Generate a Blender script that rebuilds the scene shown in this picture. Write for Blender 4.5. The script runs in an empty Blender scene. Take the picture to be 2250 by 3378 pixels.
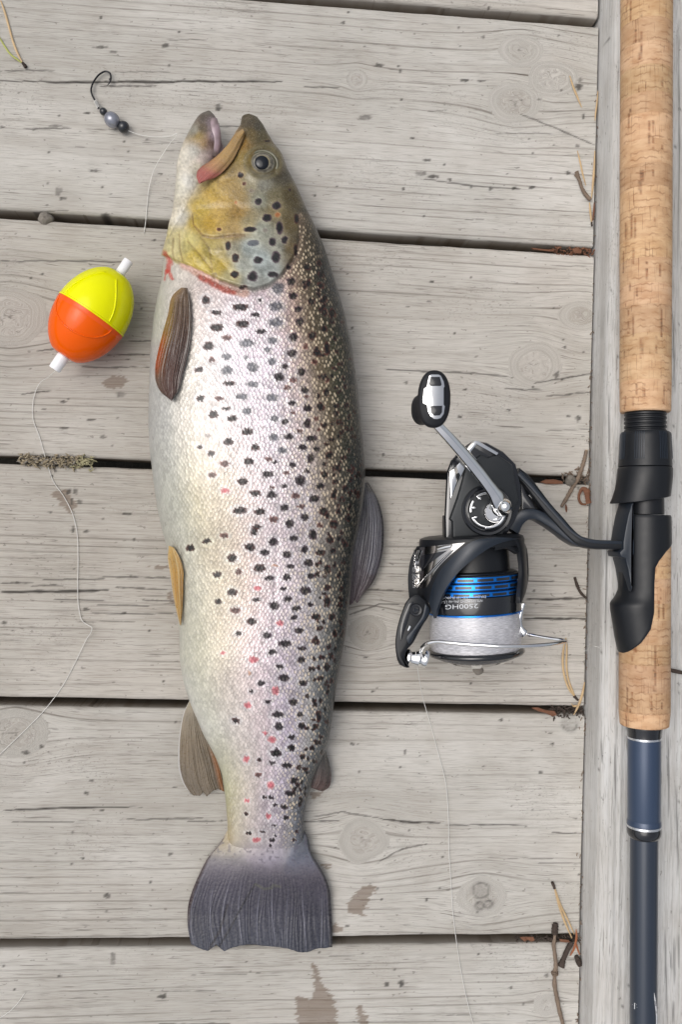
import bpy, math, random
import numpy as np
from mathutils import Matrix, Vector
random.seed(7); rng = np.random.default_rng(7)
S = bpy.context.scene; C = S.collection
# ------------------------------------------------------------------ camera
F_PX, IW, IH = 3000.0, 2250.0, 3378.0
def rotm(a, b, c):
    ca, sa, cb, sb, cc, sc = math.cos(a), math.sin(a), math.cos(b), math.sin(b), math.cos(c), math.sin(c)
    return np.array([[cc,-sc,0],[sc,cc,0],[0,0,1]]) @ np.array([[cb,0,sb],[0,1,0],[-sb,0,cb]]) @ np.array([[1,0,0],[0,ca,-sa],[0,sa,ca]])
CR = rotm(0.0102, -0.0891, 0.0286); CAM = np.array([0.0, -0.3343, 0.5775])
cd = bpy.data.cameras.new('camera'); cam = bpy.data.objects.new('camera', cd); C.objects.link(cam)
m4 = Matrix.Identity(4)
for i in range(3):
    for j in range(3): m4[i][j] = CR[i][j]
    m4[i][3] = CAM[i]
cam.matrix_world = m4
cd.sensor_fit = 'VERTICAL'; cd.sensor_height = 36; cd.lens = 36 * F_PX / IH; cd.clip_start = 0.01; cd.clip_end = 200
S.camera = cam
# ------------------------------------------------------------------ daylight: bright overcast
SUN_EL, SUN_AZ = 65.0, -80.0           # azimuth clockwise from +y
w = bpy.data.worlds.new('World'); S.world = w; w.use_nodes = True
wn = w.node_tree; wn.nodes.clear()
sky = wn.nodes.new('ShaderNodeTexSky'); sky.sky_type = 'NISHITA'; sky.sun_disc = False
sky.sun_elevation = math.radians(SUN_EL); sky.sun_rotation = math.radians(SUN_AZ)
sky.air_density = 1.0; sky.dust_density = 6.0; sky.ozone_density = 1.0
hs = wn.nodes.new('ShaderNodeHueSaturation'); hs.inputs['Saturation'].default_value = 0.34
bg = wn.nodes.new('ShaderNodeBackground'); bg.inputs[1].default_value = 0.15
wo = wn.nodes.new('ShaderNodeOutputWorld')
wn.links.new(sky.outputs[0], hs.inputs['Color']); wn.links.new(hs.outputs[0], bg.inputs[0]); wn.links.new(bg.outputs[0], wo.inputs[0])
sd = bpy.data.lights.new('sun', 'SUN'); sd.energy = 1.0; sd.angle = math.radians(56); sd.color = (1.0, 0.96, 0.90)
sun = bpy.data.objects.new('sun', sd); C.objects.link(sun)
el, az = math.radians(SUN_EL), math.radians(SUN_AZ)
sun.rotation_euler = Vector((-math.cos(el)*math.sin(az), -math.cos(el)*math.cos(az), -math.sin(el))).to_track_quat('-Z', 'Y').to_euler()
S.view_settings.view_transform = 'Standard'; S.view_settings.look = 'None'
S.view_settings.exposure = -0.12; S.view_settings.gamma = 1.0
# ------------------------------------------------------------------ measuring: photo position + height -> point in the world
def P(px, py, z):
    px, py, z = np.broadcast_arrays(np.asarray(px, float), np.asarray(py, float), np.asarray(z, float))
    d = np.stack([px - IW/2, -(py - IH/2), np.full(px.shape, -F_PX)], -1) @ CR.T
    t = (z - CAM[2]) / d[..., 2]
    return CAM + d * t[..., None]
def proj(p):
    q = (np.asarray(p) - CAM) @ CR
    return IW/2 + F_PX*q[..., 0]/-q[..., 2], IH/2 - F_PX*q[..., 1]/-q[..., 2]
def mpp(px, py, z): return float(np.linalg.norm(P(px+10, py, z) - P(px, py, z)))/10
def lin(c):
    c = np.asarray(c, float)/255.0
    return np.where(c <= 0.04045, c/12.92, ((c+0.055)/1.055)**2.4)
def alb(c, k=0.86): return lin(c)*k
# ------------------------------------------------------------------ value noise (numpy)
_perm = rng.random((256, 256))
def vnoise(x, y):
    xi, yi = np.floor(x).astype(int), np.floor(y).astype(int); fx, fy = x-xi, y-yi
    fx = fx*fx*(3-2*fx); fy = fy*fy*(3-2*fy)
    g = lambda a, b: _perm[a & 255, b & 255]
    return (g(xi,yi)*(1-fx)+g(xi+1,yi)*fx)*(1-fy)+(g(xi,yi+1)*(1-fx)+g(xi+1,yi+1)*fx)*fy
def fbm(x, y, o=3):
    s, a, t = 0, 1.0, 0
    for i in range(o): s = s + a*vnoise(x*2**i+17*i, y*2**i+31*i); t += a; a *= .5
    return s/t
def sstep(a, b, x):
    t = np.clip((x-a)/(b-a), 0, 1); return t*t*(3-2*t)
# ------------------------------------------------------------------ object helpers
def link(name, me, mat, parent=None):
    o = bpy.data.objects.new(name, me); C.objects.link(o)
    if mat and not me.materials: me.materials.append(mat)
    if parent: o.parent = parent
    return o
def fastmesh(name, v, quads, attrs=None, smooth=True, sharp=None):
    me = bpy.data.meshes.new(name); v = np.asarray(v, np.float32); q = np.asarray(quads, np.int32)
    me.vertices.add(len(v)); me.vertices.foreach_set('co', v.ravel())
    k = q.shape[1]
    me.loops.add(q.size); me.loops.foreach_set('vertex_index', q.ravel())
    me.polygons.add(len(q)); me.polygons.foreach_set('loop_start', np.arange(0, q.size, k, dtype=np.int32))
    me.update(calc_edges=True); me.validate()
    me.polygons.foreach_set('use_smooth', np.full(len(me.polygons), smooth))
    if sharp: me.set_sharp_from_angle(angle=math.radians(sharp))
    for n, a in (attrs or {}).items():
        a = np.asarray(a, np.float32)
        if a.ndim == 1: at = me.attributes.new(n, 'FLOAT', 'POINT'); at.data.foreach_set('value', a)
        elif a.shape[1] == 3 and n.startswith('v_'): at = me.attributes.new(n, 'FLOAT_VECTOR', 'POINT'); at.data.foreach_set('vector', a.ravel())
        else:
            at = me.attributes.new(n, 'FLOAT_COLOR', 'POINT'); at.data.foreach_set('color', np.c_[a[:, :3], np.ones(len(a))].astype(np.float32).ravel())
    return me
def gridq(n, m, wrap=False, off=0):
    i = np.arange(n-1)[:, None]; j = np.arange(m if wrap else m-1)[None, :]; j2 = (j+1) % m
    return np.stack([i*m+j, i*m+j2, (i+1)*m+j2, (i+1)*m+j], -1).reshape(-1, 4) + off
def pymesh(name, v, f, smooth=True, sharp=35):
    me = bpy.data.meshes.new(name); me.from_pydata([tuple(map(float, p)) for p in v], [], [tuple(map(int, q)) for q in f]); me.update()
    import bmesh
    bm = bmesh.new(); bm.from_mesh(me); bmesh.ops.recalc_face_normals(bm, faces=bm.faces); bm.to_mesh(me); bm.free()
    me.polygons.foreach_set('use_smooth', [smooth]*len(me.polygons))
    if sharp: me.set_sharp_from_angle(angle=math.radians(sharp))
    return me
def empty(name, loc, label=None, cat=None, group=None):
    o = bpy.data.objects.new(name, None); C.objects.link(o); o.location = [float(a) for a in loc]; o.empty_display_size = 0.01
    return tag(o, label, cat, group)
def tag(o, label=None, cat=None, group=None, kind=None):
    if label: o['label'] = label
    if cat: o['category'] = cat
    if group: o['group'] = group
    if kind: o['kind'] = kind
    return o
def adopt(o, parent):              # geometry is written in world coordinates: keep it there
    o.parent = parent
    if parent.type == 'EMPTY': o.matrix_parent_inverse = Matrix.Translation(parent.location).inverted()
    return o
def put(name, me, mat, parent=None):
    o = link(name, me, mat)
    return adopt(o, parent) if parent else o
def smoothpath(pts, n):
    pts = np.asarray(pts, float); k = len(pts)
    d = np.r_[0, np.cumsum(np.linalg.norm(np.diff(pts, axis=0), axis=1))]; t = np.linspace(0, d[-1], n)
    if k == 2: return np.stack([np.interp(t, d, pts[:, c]) for c in range(pts.shape[1])], -1)
    tg = np.gradient(pts, d, axis=0)
    i = np.clip(np.searchsorted(d, t, 'right')-1, 0, k-2); h = (d[i+1]-d[i])[:, None]; u = ((t-d[i])[:, None])/h
    return (2*u**3-3*u**2+1)*pts[i]+(u**3-2*u**2+u)*h*tg[i]+(-2*u**3+3*u**2)*pts[i+1]+(u**3-u**2)*h*tg[i+1]
def tube(pts, rad, n=10, m=None, flat=1.0, up=(0, 0, 1), jitter=0):
    """swept tube, rad scalar or per-control-point; flat = vertical squash"""
    pts = np.asarray(pts, float); m = m or max(2, len(pts)*8)
    rr = np.full(len(pts), rad) if np.isscalar(rad) else np.asarray(rad, float)
    q = smoothpath(np.c_[pts, rr], m) if len(pts) > 2 else np.c_[np.linspace(pts[0], pts[-1], m), np.linspace(rr[0], rr[-1], m)]
    p, r = q[:, :3], np.maximum(q[:, 3], 1e-5)
    t = np.gradient(p, axis=0); t /= np.linalg.norm(t, axis=1)[:, None]+1e-12
    a = np.cross(np.asarray(up, float), t); bad = np.linalg.norm(a, axis=1) < 1e-3; a[bad] = [1, 0, 0]
    a /= np.linalg.norm(a, axis=1)[:, None]; b = np.cross(t, a)
    th = np.linspace(0, 2*np.pi, n, endpoint=False)
    if jitter: r = r*(1+jitter*(rng.random(len(r))-.5))
    v = p[:, None, :] + r[:, None, None]*(np.cos(th)[None, :, None]*a[:, None, :] + flat*np.sin(th)[None, :, None]*b[:, None, :])
    f = [tuple(x) for x in gridq(m, n, True)] + [tuple(range(n))[::-1], tuple((m-1)*n+np.arange(n))]
    return v.reshape(-1, 3), f
def joinvf(lst):
    V, Fs, o = [], [], 0
    for v, f in lst:
        V.append(np.asarray(v)); Fs += [tuple(int(i)+o for i in q) for q in f]; o += len(v)
    return np.vstack(V), Fs
def lathe(A, B, prof, n=48, up=(0, 0, 1), arc=None):
    """prof: (distance along A->B in m, radius m)"""
    A = np.asarray(A, float); a = np.asarray(B, float)-A; a /= np.linalg.norm(a)
    s = np.cross(np.asarray(up, float), a); s /= np.linalg.norm(s); u = np.cross(a, s)
    th = np.linspace(0, 2*np.pi, n, endpoint=False)
    ring = np.cos(th)[:, None]*s + np.sin(th)[:, None]*u
    v = np.concatenate([A + a*t + max(r, 1e-5)*ring for t, r in prof])
    f = [tuple(x) for x in gridq(len(prof), n, True)] + [tuple(range(n))[::-1], tuple((len(prof)-1)*n+np.arange(n))]
    return v, f
def offset_poly(p, d):
    p = np.asarray(p, float); n = len(p); ar = 0.5*np.sum(p[:, 0]*np.roll(p[:, 1], -1)-np.roll(p[:, 0], -1)*p[:, 1]); sg = 1 if ar > 0 else -1
    e = np.roll(p, -1, 0)-p; e /= np.linalg.norm(e, axis=1)[:, None]+1e-12
    nr = sg*np.stack([-e[:, 1], e[:, 0]], -1); pr = np.roll(nr, 1, 0); b = nr+pr; b /= np.linalg.norm(b, axis=1)[:, None]+1e-12
    c = np.clip(np.sum(b*nr, 1), 0.4, 1); return p + b*(d/c)[:, None]
def densify(poly, k):
    poly = np.asarray(poly, float); q = np.vstack([poly, poly[:1]])
    return smoothpath(q, k)[:-1]
def slab(poly, ztop, zbot, bev=0.0006, smooth=0, ztilt=None, binset=0):
    """outline measured at its top height, extruded down, rounded top arris; ztilt(xy)->dz"""
    poly = densify(poly, smooth) if smooth else np.asarray(poly, float)
    xy = P(poly[:, 0], poly[:, 1], ztop)[:, :2]
    rings = [(offset_poly(xy, binset), zbot), (xy, ztop-bev), (offset_poly(xy, bev*.3), ztop-bev*.3), (offset_poly(xy, bev), ztop)]
    V = []
    for q, z in rings:
        zz = np.full(len(q), z) + (ztilt(q) if (ztilt and z != zbot) else 0)
        V.append(np.c_[q, zz])
    n = len(xy); V = np.vstack(V)
    f = [tuple(x) for x in gridq(4, n, True)] + [tuple(range(n))[::-1], tuple(3*n+np.arange(n))]
    return V, f
# ------------------------------------------------------------------ materials
class NT:
    def __init__(s, name):
        s.m = bpy.data.materials.new(name); s.m.use_nodes = True; s.t = s.m.node_tree; s.t.nodes.clear()
        s.out = s.n('ShaderNodeOutputMaterial')
    def n(s, t, **k):
        x = s.t.nodes.new(t)
        for a, b in k.items(): setattr(x, a, b)
        return x
    def l(s, a, b):
        if isinstance(a, bpy.types.NodeSocket): s.t.links.new(a, b)
        elif isinstance(b.default_value, (int, float)): b.default_value = float(a)
        else:
            a = list(a); b.default_value = a if len(a) == len(b.default_value) else a+[1.0]
    def math(s, op, a, b=0.0, c=None):
        x = s.n('ShaderNodeMath', operation=op); s.l(a, x.inputs[0]); s.l(b, x.inputs[1])
        if c is not None: s.l(c, x.inputs[2])
        return x.outputs[0]
    def mix(s, f, a, b, mode='MIX'):
        x = s.n('ShaderNodeMix', data_type='RGBA', blend_type=mode)
        s.l(f, x.inputs[0]); s.l(a, x.inputs[6]); s.l(b, x.inputs[7]); return x.outputs[2]
    def attr(s, name, o='Fac'):
        x = s.n('ShaderNodeAttribute', attribute_name=name); return x.outputs[o]
    def vec(s, a, b, c=0.0):
        x = s.n('ShaderNodeCombineXYZ'); s.l(a, x.inputs[0]); s.l(b, x.inputs[1]); s.l(c, x.inputs[2]); return x.outputs[0]
    def noise(s, v, sc=1.0, det=2.0, rough=0.5, dim='3D', dist=0.0):
        x = s.n('ShaderNodeTexNoise', noise_dimensions=dim)
        if v is not None: s.l(v, x.inputs['Vector'])
        x.inputs['Scale'].default_value = sc; x.inputs['Detail'].default_value = det; x.inputs['Roughness'].default_value = rough; x.inputs['Distortion'].default_value = dist
        return x.outputs['Fac']
    def range(s, v, a, b, c=0.0, d=1.0):
        x = s.n('ShaderNodeMapRange', interpolation_type='SMOOTHSTEP'); s.l(v, x.inputs[0])
        for i, q in enumerate((a, b, c, d)): x.inputs[i+1].default_value = q
        return x.outputs[0]
    def bump(s, h, st=0.3, d=0.001, nrm=None):
        x = s.n('ShaderNodeBump'); x.inputs['Strength'].default_value = st; x.inputs['Distance'].default_value = d; s.l(h, x.inputs['Height'])
        if nrm is not None: s.l(nrm, x.inputs['Normal'])
        return x.outputs[0]
    def bsdf(s, col=(.5,.5,.5), rough=.5, metal=0.0, spec=.5, coat=0.0, coatr=.1, nrm=None, **k):
        x = s.n('ShaderNodeBsdfPrincipled'); s.l(col, x.inputs['Base Color']); s.l(rough, x.inputs['Roughness']); s.l(metal, x.inputs['Metallic'])
        s.l(spec, x.inputs['Specular IOR Level']); s.l(coat, x.inputs['Coat Weight']); s.l(coatr, x.inputs['Coat Roughness'])
        if nrm is not None: s.l(nrm, x.inputs['Normal'])
        for a, b in k.items(): s.l(b, x.inputs[a.replace('_', ' ')])
        return x.outputs[0]
    def done(s, sh): s.l(sh, s.out.inputs[0]); return s.m
    def pos(s): return s.n('ShaderNodeTexCoord').outputs['Object']
    def sep(s, v):
        x = s.n('ShaderNodeSeparateXYZ'); s.l(v, x.inputs[0]); return x.outputs
def simple(name, c, rough=.5, metal=0.0, spec=.5, coat=0.0, nsc=900, namt=.12, bst=.1, bd=.0004):
    t = NT(name); v = t.pos(); n = t.noise(v, nsc, 3); n2 = t.noise(v, nsc*.12, 2)
    k = t.math('ADD', t.math('MULTIPLY', n, namt), t.math('MULTIPLY_ADD', n2, namt, 1-namt))
    col = t.mix(1.0, tuple(c), t.vec(k, k, k), 'MULTIPLY')
    return t.done(t.bsdf(col, t.math('MULTIPLY_ADD', n2, .15, rough-.07), metal, spec, coat, nrm=t.bump(n, bst, bd)))
# ------------------------------------------------------------------ weathered wood
def wood_mat(name, ca, cb, lines=1.0):
    t = NT(name); lx, g, sd = t.attr('lx'), t.attr('g'), t.attr('sd')
    def V(a, b): return t.vec(t.math('MULTIPLY', lx, a), t.math('MULTIPLY', g, b), sd)
    fibre = t.noise(V(16, 1500), 1, 4, .65)
    fine = t.noise(V(60, 3000), 1, 2, .6)
    soft = t.noise(V(5, 130), 1, 3)
    mott = t.noise(V(28, 38), 1, 4, .6)
    blot = t.noise(V(9, 14), 1, 3)
    wob = t.noise(V(2.2, 45), 1, 2)
    # latewood lines: thin dark lines along the grain, spacing drifting with the board
    ph = t.math('ADD', t.math('MULTIPLY', g, 1250), t.math('MULTIPLY', wob, 14))
    ln = t.math('POWER', t.math('MULTIPLY_ADD', t.math('SINE', ph), .5, .5), 11)
    brk = t.range(t.noise(V(9, 190), 1, 3), .40, .62)
    ln = t.math('MULTIPLY', t.math('MULTIPLY', ln, brk), t.math('MULTIPLY', t.attr('lnk'), lines))
    # short drying checks
    chk = t.range(t.noise(V(34, 1250), 1, 2, .5), .655, .70)
    chk = t.math('MULTIPLY', chk, t.range(t.noise(V(12, 60), 1, 2), .38, .58))
    pit = t.range(t.noise(V(240, 420), 1, 2), .68, .74)
    dash = t.math('MULTIPLY', t.range(t.noise(V(85, 2300), 1, 2, .5), .63, .69), t.range(t.noise(V(16, 40), 1, 3), .36, .60))
    crz = t.math('MULTIPLY', t.range(t.noise(V(420, 700), 1, 3, .7), .56, .66), t.range(t.noise(V(14, 22), 1, 2), .52, .66))
    spk = t.attr('spk'); crk = t.attr('crk'); stn = t.attr('stn'); knt = t.attr('knt')
    c = t.mix(t.range(blot, .33, .67), tuple(alb(ca)), tuple(alb(cb)))
    c = t.mix(t.math('MULTIPLY', t.range(mott, .35, .75), .30), c, tuple(alb((150, 140, 128))))
    c = t.mix(t.math('MULTIPLY', t.range(fibre, .36, .72), .34), c, tuple(alb((212, 208, 200))))
    c = t.mix(t.math('MULTIPLY', t.range(fine, .5, .72), .50), c, tuple(alb((120, 112, 102))))
    c = t.mix(t.math('MULTIPLY', t.range(soft, .5, .68), .26), c, tuple(alb((160, 154, 145))))
    c = t.mix(t.math('MULTIPLY', ln, .40), c, tuple(alb((92, 84, 74))))
    c = t.mix(t.math('MULTIPLY', chk, .58), c, tuple(alb((78, 71, 64))))
    c = t.mix(t.math('MULTIPLY', pit, .42), c, tuple(alb((80, 74, 68))))
    c = t.mix(t.math('MULTIPLY', dash, .50), c, tuple(alb((84, 78, 71))))
    c = t.mix(t.math('MULTIPLY', crz, .34), c, tuple(alb((104, 98, 91))))
    c = t.mix(t.math('MULTIPLY', knt, .62), c, t.mix(t.range(fibre, .3, .7), tuple(alb((112, 104, 95))), tuple(alb((176, 170, 162)))))
    c = t.mix(t.math('MULTIPLY', stn, t.math('MULTIPLY_ADD', fibre, .7, .40)), c, tuple(alb((112, 90, 70), .8)))
    c = t.mix(t.math('MULTIPLY', t.attr('edg'), .62), c, tuple(alb((120, 100, 76))))
    c = t.mix(t.math('MULTIPLY', spk, .85), c, tuple(alb((58, 54, 50))))
    c = t.mix(crk, c, tuple(alb((38, 33, 29))))
    c = t.mix(t.math('MULTIPLY', t.attr('lit'), .55), c, t.mix(1.0, c, (1.22, 1.24, 1.27), 'MULTIPLY'))  # brighter, cooler light put into the wood colour
    c = t.mix(t.attr('ton'), c, t.mix(1.0, c, (.925, .885, .845), 'MULTIPLY'))
    h = t.math('ADD', t.math('MULTIPLY', fibre, .8), t.math('MULTIPLY', fine, .35))
    h = t.math('SUBTRACT', h, t.math('ADD', t.math('ADD', chk, dash), t.math('MULTIPLY', ln, .7)))
    r = t.math('MULTIPLY_ADD', stn, -.32, .80)
    return t.done(t.bsdf(c, r, 0, .35, nrm=t.bump(h, .42, .0009)))
WOOD = wood_mat('weathered_wood', (181, 178, 171), (201, 198, 192))
WOODB = wood_mat('weathered_board_wood', (196, 196, 194), (212, 212, 211), .6)

GAP = 0.0052
def line_fit(pts):
    q = np.array([P(a, b, 0)[:2] for a, b in pts]); return np.polyfit(q[:, 0], q[:, 1], 1)
seam = [line_fit([(1125, 20), (1980, 86)]), line_fit([(0, 717), (200, 730), (1600, 820), (1960, 840)]),
        line_fit([(0, 1529), (400, 1543), (1790, 1592)]), line_fit([(0, 2301), (400, 2305), (1600, 2326), (1900, 2330)]),
        line_fit([(0, 3102), (400, 3097), (1500, 3085.5), (1900, 3085)])]
top_edge, bot_edge = [], []
for k, s in enumerate(seam):
    if k < 3: lo, up = s, s + [0, GAP]
    else: lo, up = s - [0, GAP], s
    bot_edge.append(up); top_edge.append(lo)
top_edge = [bot_edge[0] + [0, .145]] + top_edge
bot_edge = bot_edge + [top_edge[-1] - [0, .145]]
for k in range(2):                                                   # two more boards each way, beyond the frame
    bot_edge.insert(0, top_edge[0] + [0, GAP]); top_edge.insert(0, bot_edge[0] + [0, .145])
    top_edge.append(bot_edge[-1] - [0, GAP]); bot_edge.append(top_edge[-1] - [0, .145])
bx = np.polyfit(*np.array([P(a, b, 0)[[1, 0]] for a, b in [(1982, 0), (1967, 850), (1956, 1250), (1932, 2500), (1914, 3378)]]).T, 1)
BX = lambda y: np.polyval(bx, y)                                     # foot of the raised edge board
HB = 0.028                                                           # its height above the planks

# knots: px, py, radius(px), stretch, plank
KN = [(1700,335,46,1.35),(1826,258,40,1.6),(1722,168,34,1.5),(1765,1205,48,1.3),(30,1045,62,1.2),(1213,2088,38,1.0),
      (45,2418,55,1.2),(1198,2772,48,1.1),(1590,2955,42,1.3),(1918,1042,34,1.5),(1805,3315,22,1.2),(1178,262,22,1.0)]
CRK = [[(0,264),(208,271),(430,269),(660,267),(930,268)],[(1000,286),(1125,288)],[(0,234),(110,231),(180,233)],[(330,284),(520,282)],
       [(0,1952),(180,1952),(357,1946)],[(0,1924),(107,1924)],[(137,1912),(345,1911)],[(324,1903),(559,1905)],[(380,1938),(559,1946)],[(178,1978),(345,1980)],[(464,1978),(571,1983)],
       [(315,1997),(488,1999)],[(297,2024),(571,2026)],[(100,1932),(210,1930)],[(1734,1977),(1850,1975),(1940,1975)],[(1730,2041),(1940,2041)],[(1740,1916),(1830,1917)],
       [(1270,1220),(1538,1229),(1640,1236),(1694,1245)],[(1765,1262),(1850,1250),(1957,1231)],[(1660,1283),(1790,1286)],[(1800,1308),(1950,1293)],
       [(0,2675),(231,2666),(470,2662)],[(393,2705),(666,2700)],[(617,2710),(747,2707)],[(1000,2711),(1120,2708)],[(1260,2703),(1330,2712),(1450,2716)],[(1460,2722),(1760,2722)],[(1820,2748),(1920,2750)],[(40,2713),(240,2713)],
       [(1150,2030),(1250,1994),(1320,1995)],[(1200,1945),(1330,1950)],[(1240,2850),(1330,2800),(1410,2786)],[(1030,2696),(1130,2680),(1260,2702)],
       [(240,1133),(330,1115)],[(268,1210),(490,1212)],[(352,1170),(500,1168)],[(120,1158),(180,1150)],[(420,1125),(500,1124)],[(70,1300),(170,1290)],
       [(70,425),(230,420)],[(1400,590),(1560,612),(1720,622)],[(1720,375),(1830,420),(1965,478)],[(0,860),(400,862)],[(520,3380),(760,3378)],[(1350,1980),(1440,1985)]]
STN = [[(1235,2918),(1240,2935),(1222,2960),(1206,3000),(1206,3022),(1175,3020),(1150,3005),(1143,2985),(1160,2960),(1180,2938),(1205,2925)],
       [(1028,3172),(1046,3190),(1055,3225),(1078,3262),(1105,3300),(1112,3378),(1118,3420),(980,3420),(978,3290),(985,3278),(1020,3300),(1035,3270),(1030,3210)],
       [(1178,3315),(1192,3318),(1212,3350),(1215,3400),(1182,3400)],[(1100,3042),(1125,3060),(1130,3075),(1095,3075)],[(1060,2842),(1092,2850),(1090,2872),(1070,2866)],
       [(490,1868),(556,1866),(557,1876),(520,1878)],[(552,1960),(572,1950),(575,1992),(556,1980)],[(330,1255),(400,1235),(420,1260),(380,1285),(340,1275)],[(165,1625),(220,1615),(250,1660),(235,1700)],[(1020,2620),(1060,2605),(1062,2625),(1030,2635)]]
SPK = [(1911,285,12,12),(1928,385,5,9),(1907,482,6,6),(1875,571,9,7),(1916,262,6,6),(1133,74,7,6),(1596,121,6,6),(1250,213,18,6),(1322,235,4,8),(1537,263,18,6),(1590,266,14,4),
       (1390,572,20,10),(1430,582,22,6),(1484,592,6,5),(1620,622,8,6),(1700,621,10,5),(1760,618,14,5),(1555,616,7,5),(1410,527,12,5),(1205,388,26,9),(1331,622,5,4),
       (330,155,22,5),(372,170,14,4),(545,150,14,8),(290,372,12,5),(180,415,28,6),(5,418,6,5),(157,502,4,4),(422,498,4,4),(405,465,5,4),(192,632,12,16),(205,655,14,6),(310,562,18,4),(720,352,10,14),
       (345,710,22,7),(205,1325,12,6),(395,1300,16,10),(300,1384,14,4),(210,1412,12,5),(340,1440,9,7),(225,1622,7,11),(247,1620,8,12),(235,1655,6,10),(262,1656,12,7),(240,1745,7,12),(284,1752,9,5),(342,1712,5,4),(415,1695,16,5),(440,1780,8,5),
       (283,2010,12,5),(408,2022,6,5),(10,2055,10,5),(135,2462,9,6),(85,2482,14,7),(285,2617,9,7),(560,2818,9,5),(270,2832,6,4),(350,2955,13,10),(155,2842,4,4),(370,3160,9,20),(195,3220,8,5),(535,3288,18,6),(545,3285,4,10),
       (1785,2548,5,7),(1320,2532,4,4),(1185,2547,4,4),(1335,2482,3,9),(1165,2455,9,5),(1352,2740,5,4),(1450,2930,4,4),(1512,2603,3,3),(1655,2375,10,5),(1900,2700,4,4),(1805,3218,12,5),
       (1858,1252,4,4),(1910,1380,8,11),(1876,1373,6,5),(1860,1120,5,4),(1866,1145,6,5),(1925,1160,4,4),(1838,1236,9,12),(1340,1262,6,4),(1500,1100,4,4),(1368,1148,4,4),(1836,1865,4,4),(1880,2160,3,3),(1815,1745,7,5),(1300,3200,5,4),(1275,3250,9,9),(1325,3245,10,12)]
_r = random.Random(3)
SPK += [(_r.uniform(0, 1960), _r.uniform(0, 3378), _r.uniform(2, 6), _r.uniform(2, 5)) for _ in range(240)]
CRK += [[(x, y), (x+_r.uniform(50, 240), y+_r.uniform(-3, 3)+l*.02)] for l in [0] for x, y in [(_r.uniform(-40, 1850), _r.uniform(60, 3378)) for _ in range(42)]]
CRKW = {4: 2.0, 0: 1.5, 14: 1.4, 15: 1.6, 21: 1.3, 25: 1.4}
def segdist(X, Y, pts, taper=True):
    best = np.full(X.shape, 1e9); par = np.zeros(X.shape); pts = np.asarray(pts, float)
    L = np.r_[0, np.cumsum(np.hypot(*np.diff(pts, axis=0).T))]
    for i in range(len(pts)-1):
        a, b = pts[i], pts[i+1]; d = b-a; l2 = d@d
        t = np.clip(((X-a[0])*d[0]+(Y-a[1])*d[1])/l2, 0, 1); q = np.hypot(X-a[0]-t*d[0], Y-a[1]-t*d[1])
        m = q < best; best[m] = q[m]; par[m] = ((L[i]+t*math.sqrt(l2))/L[-1])[m]
    return best, par
def inpoly(X, Y, poly):
    r = np.zeros(X.shape, bool); n = len(poly); j = n-1
    for i in range(n):
        xi, yi = poly[i]; xj, yj = poly[j]
        c = ((yi > Y) != (yj > Y)) & (X < (xj-xi)*(Y-yi)/((yj-yi) or 1e-9)+xi); r ^= c; j = i
    return r
MM = 0.00019
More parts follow.
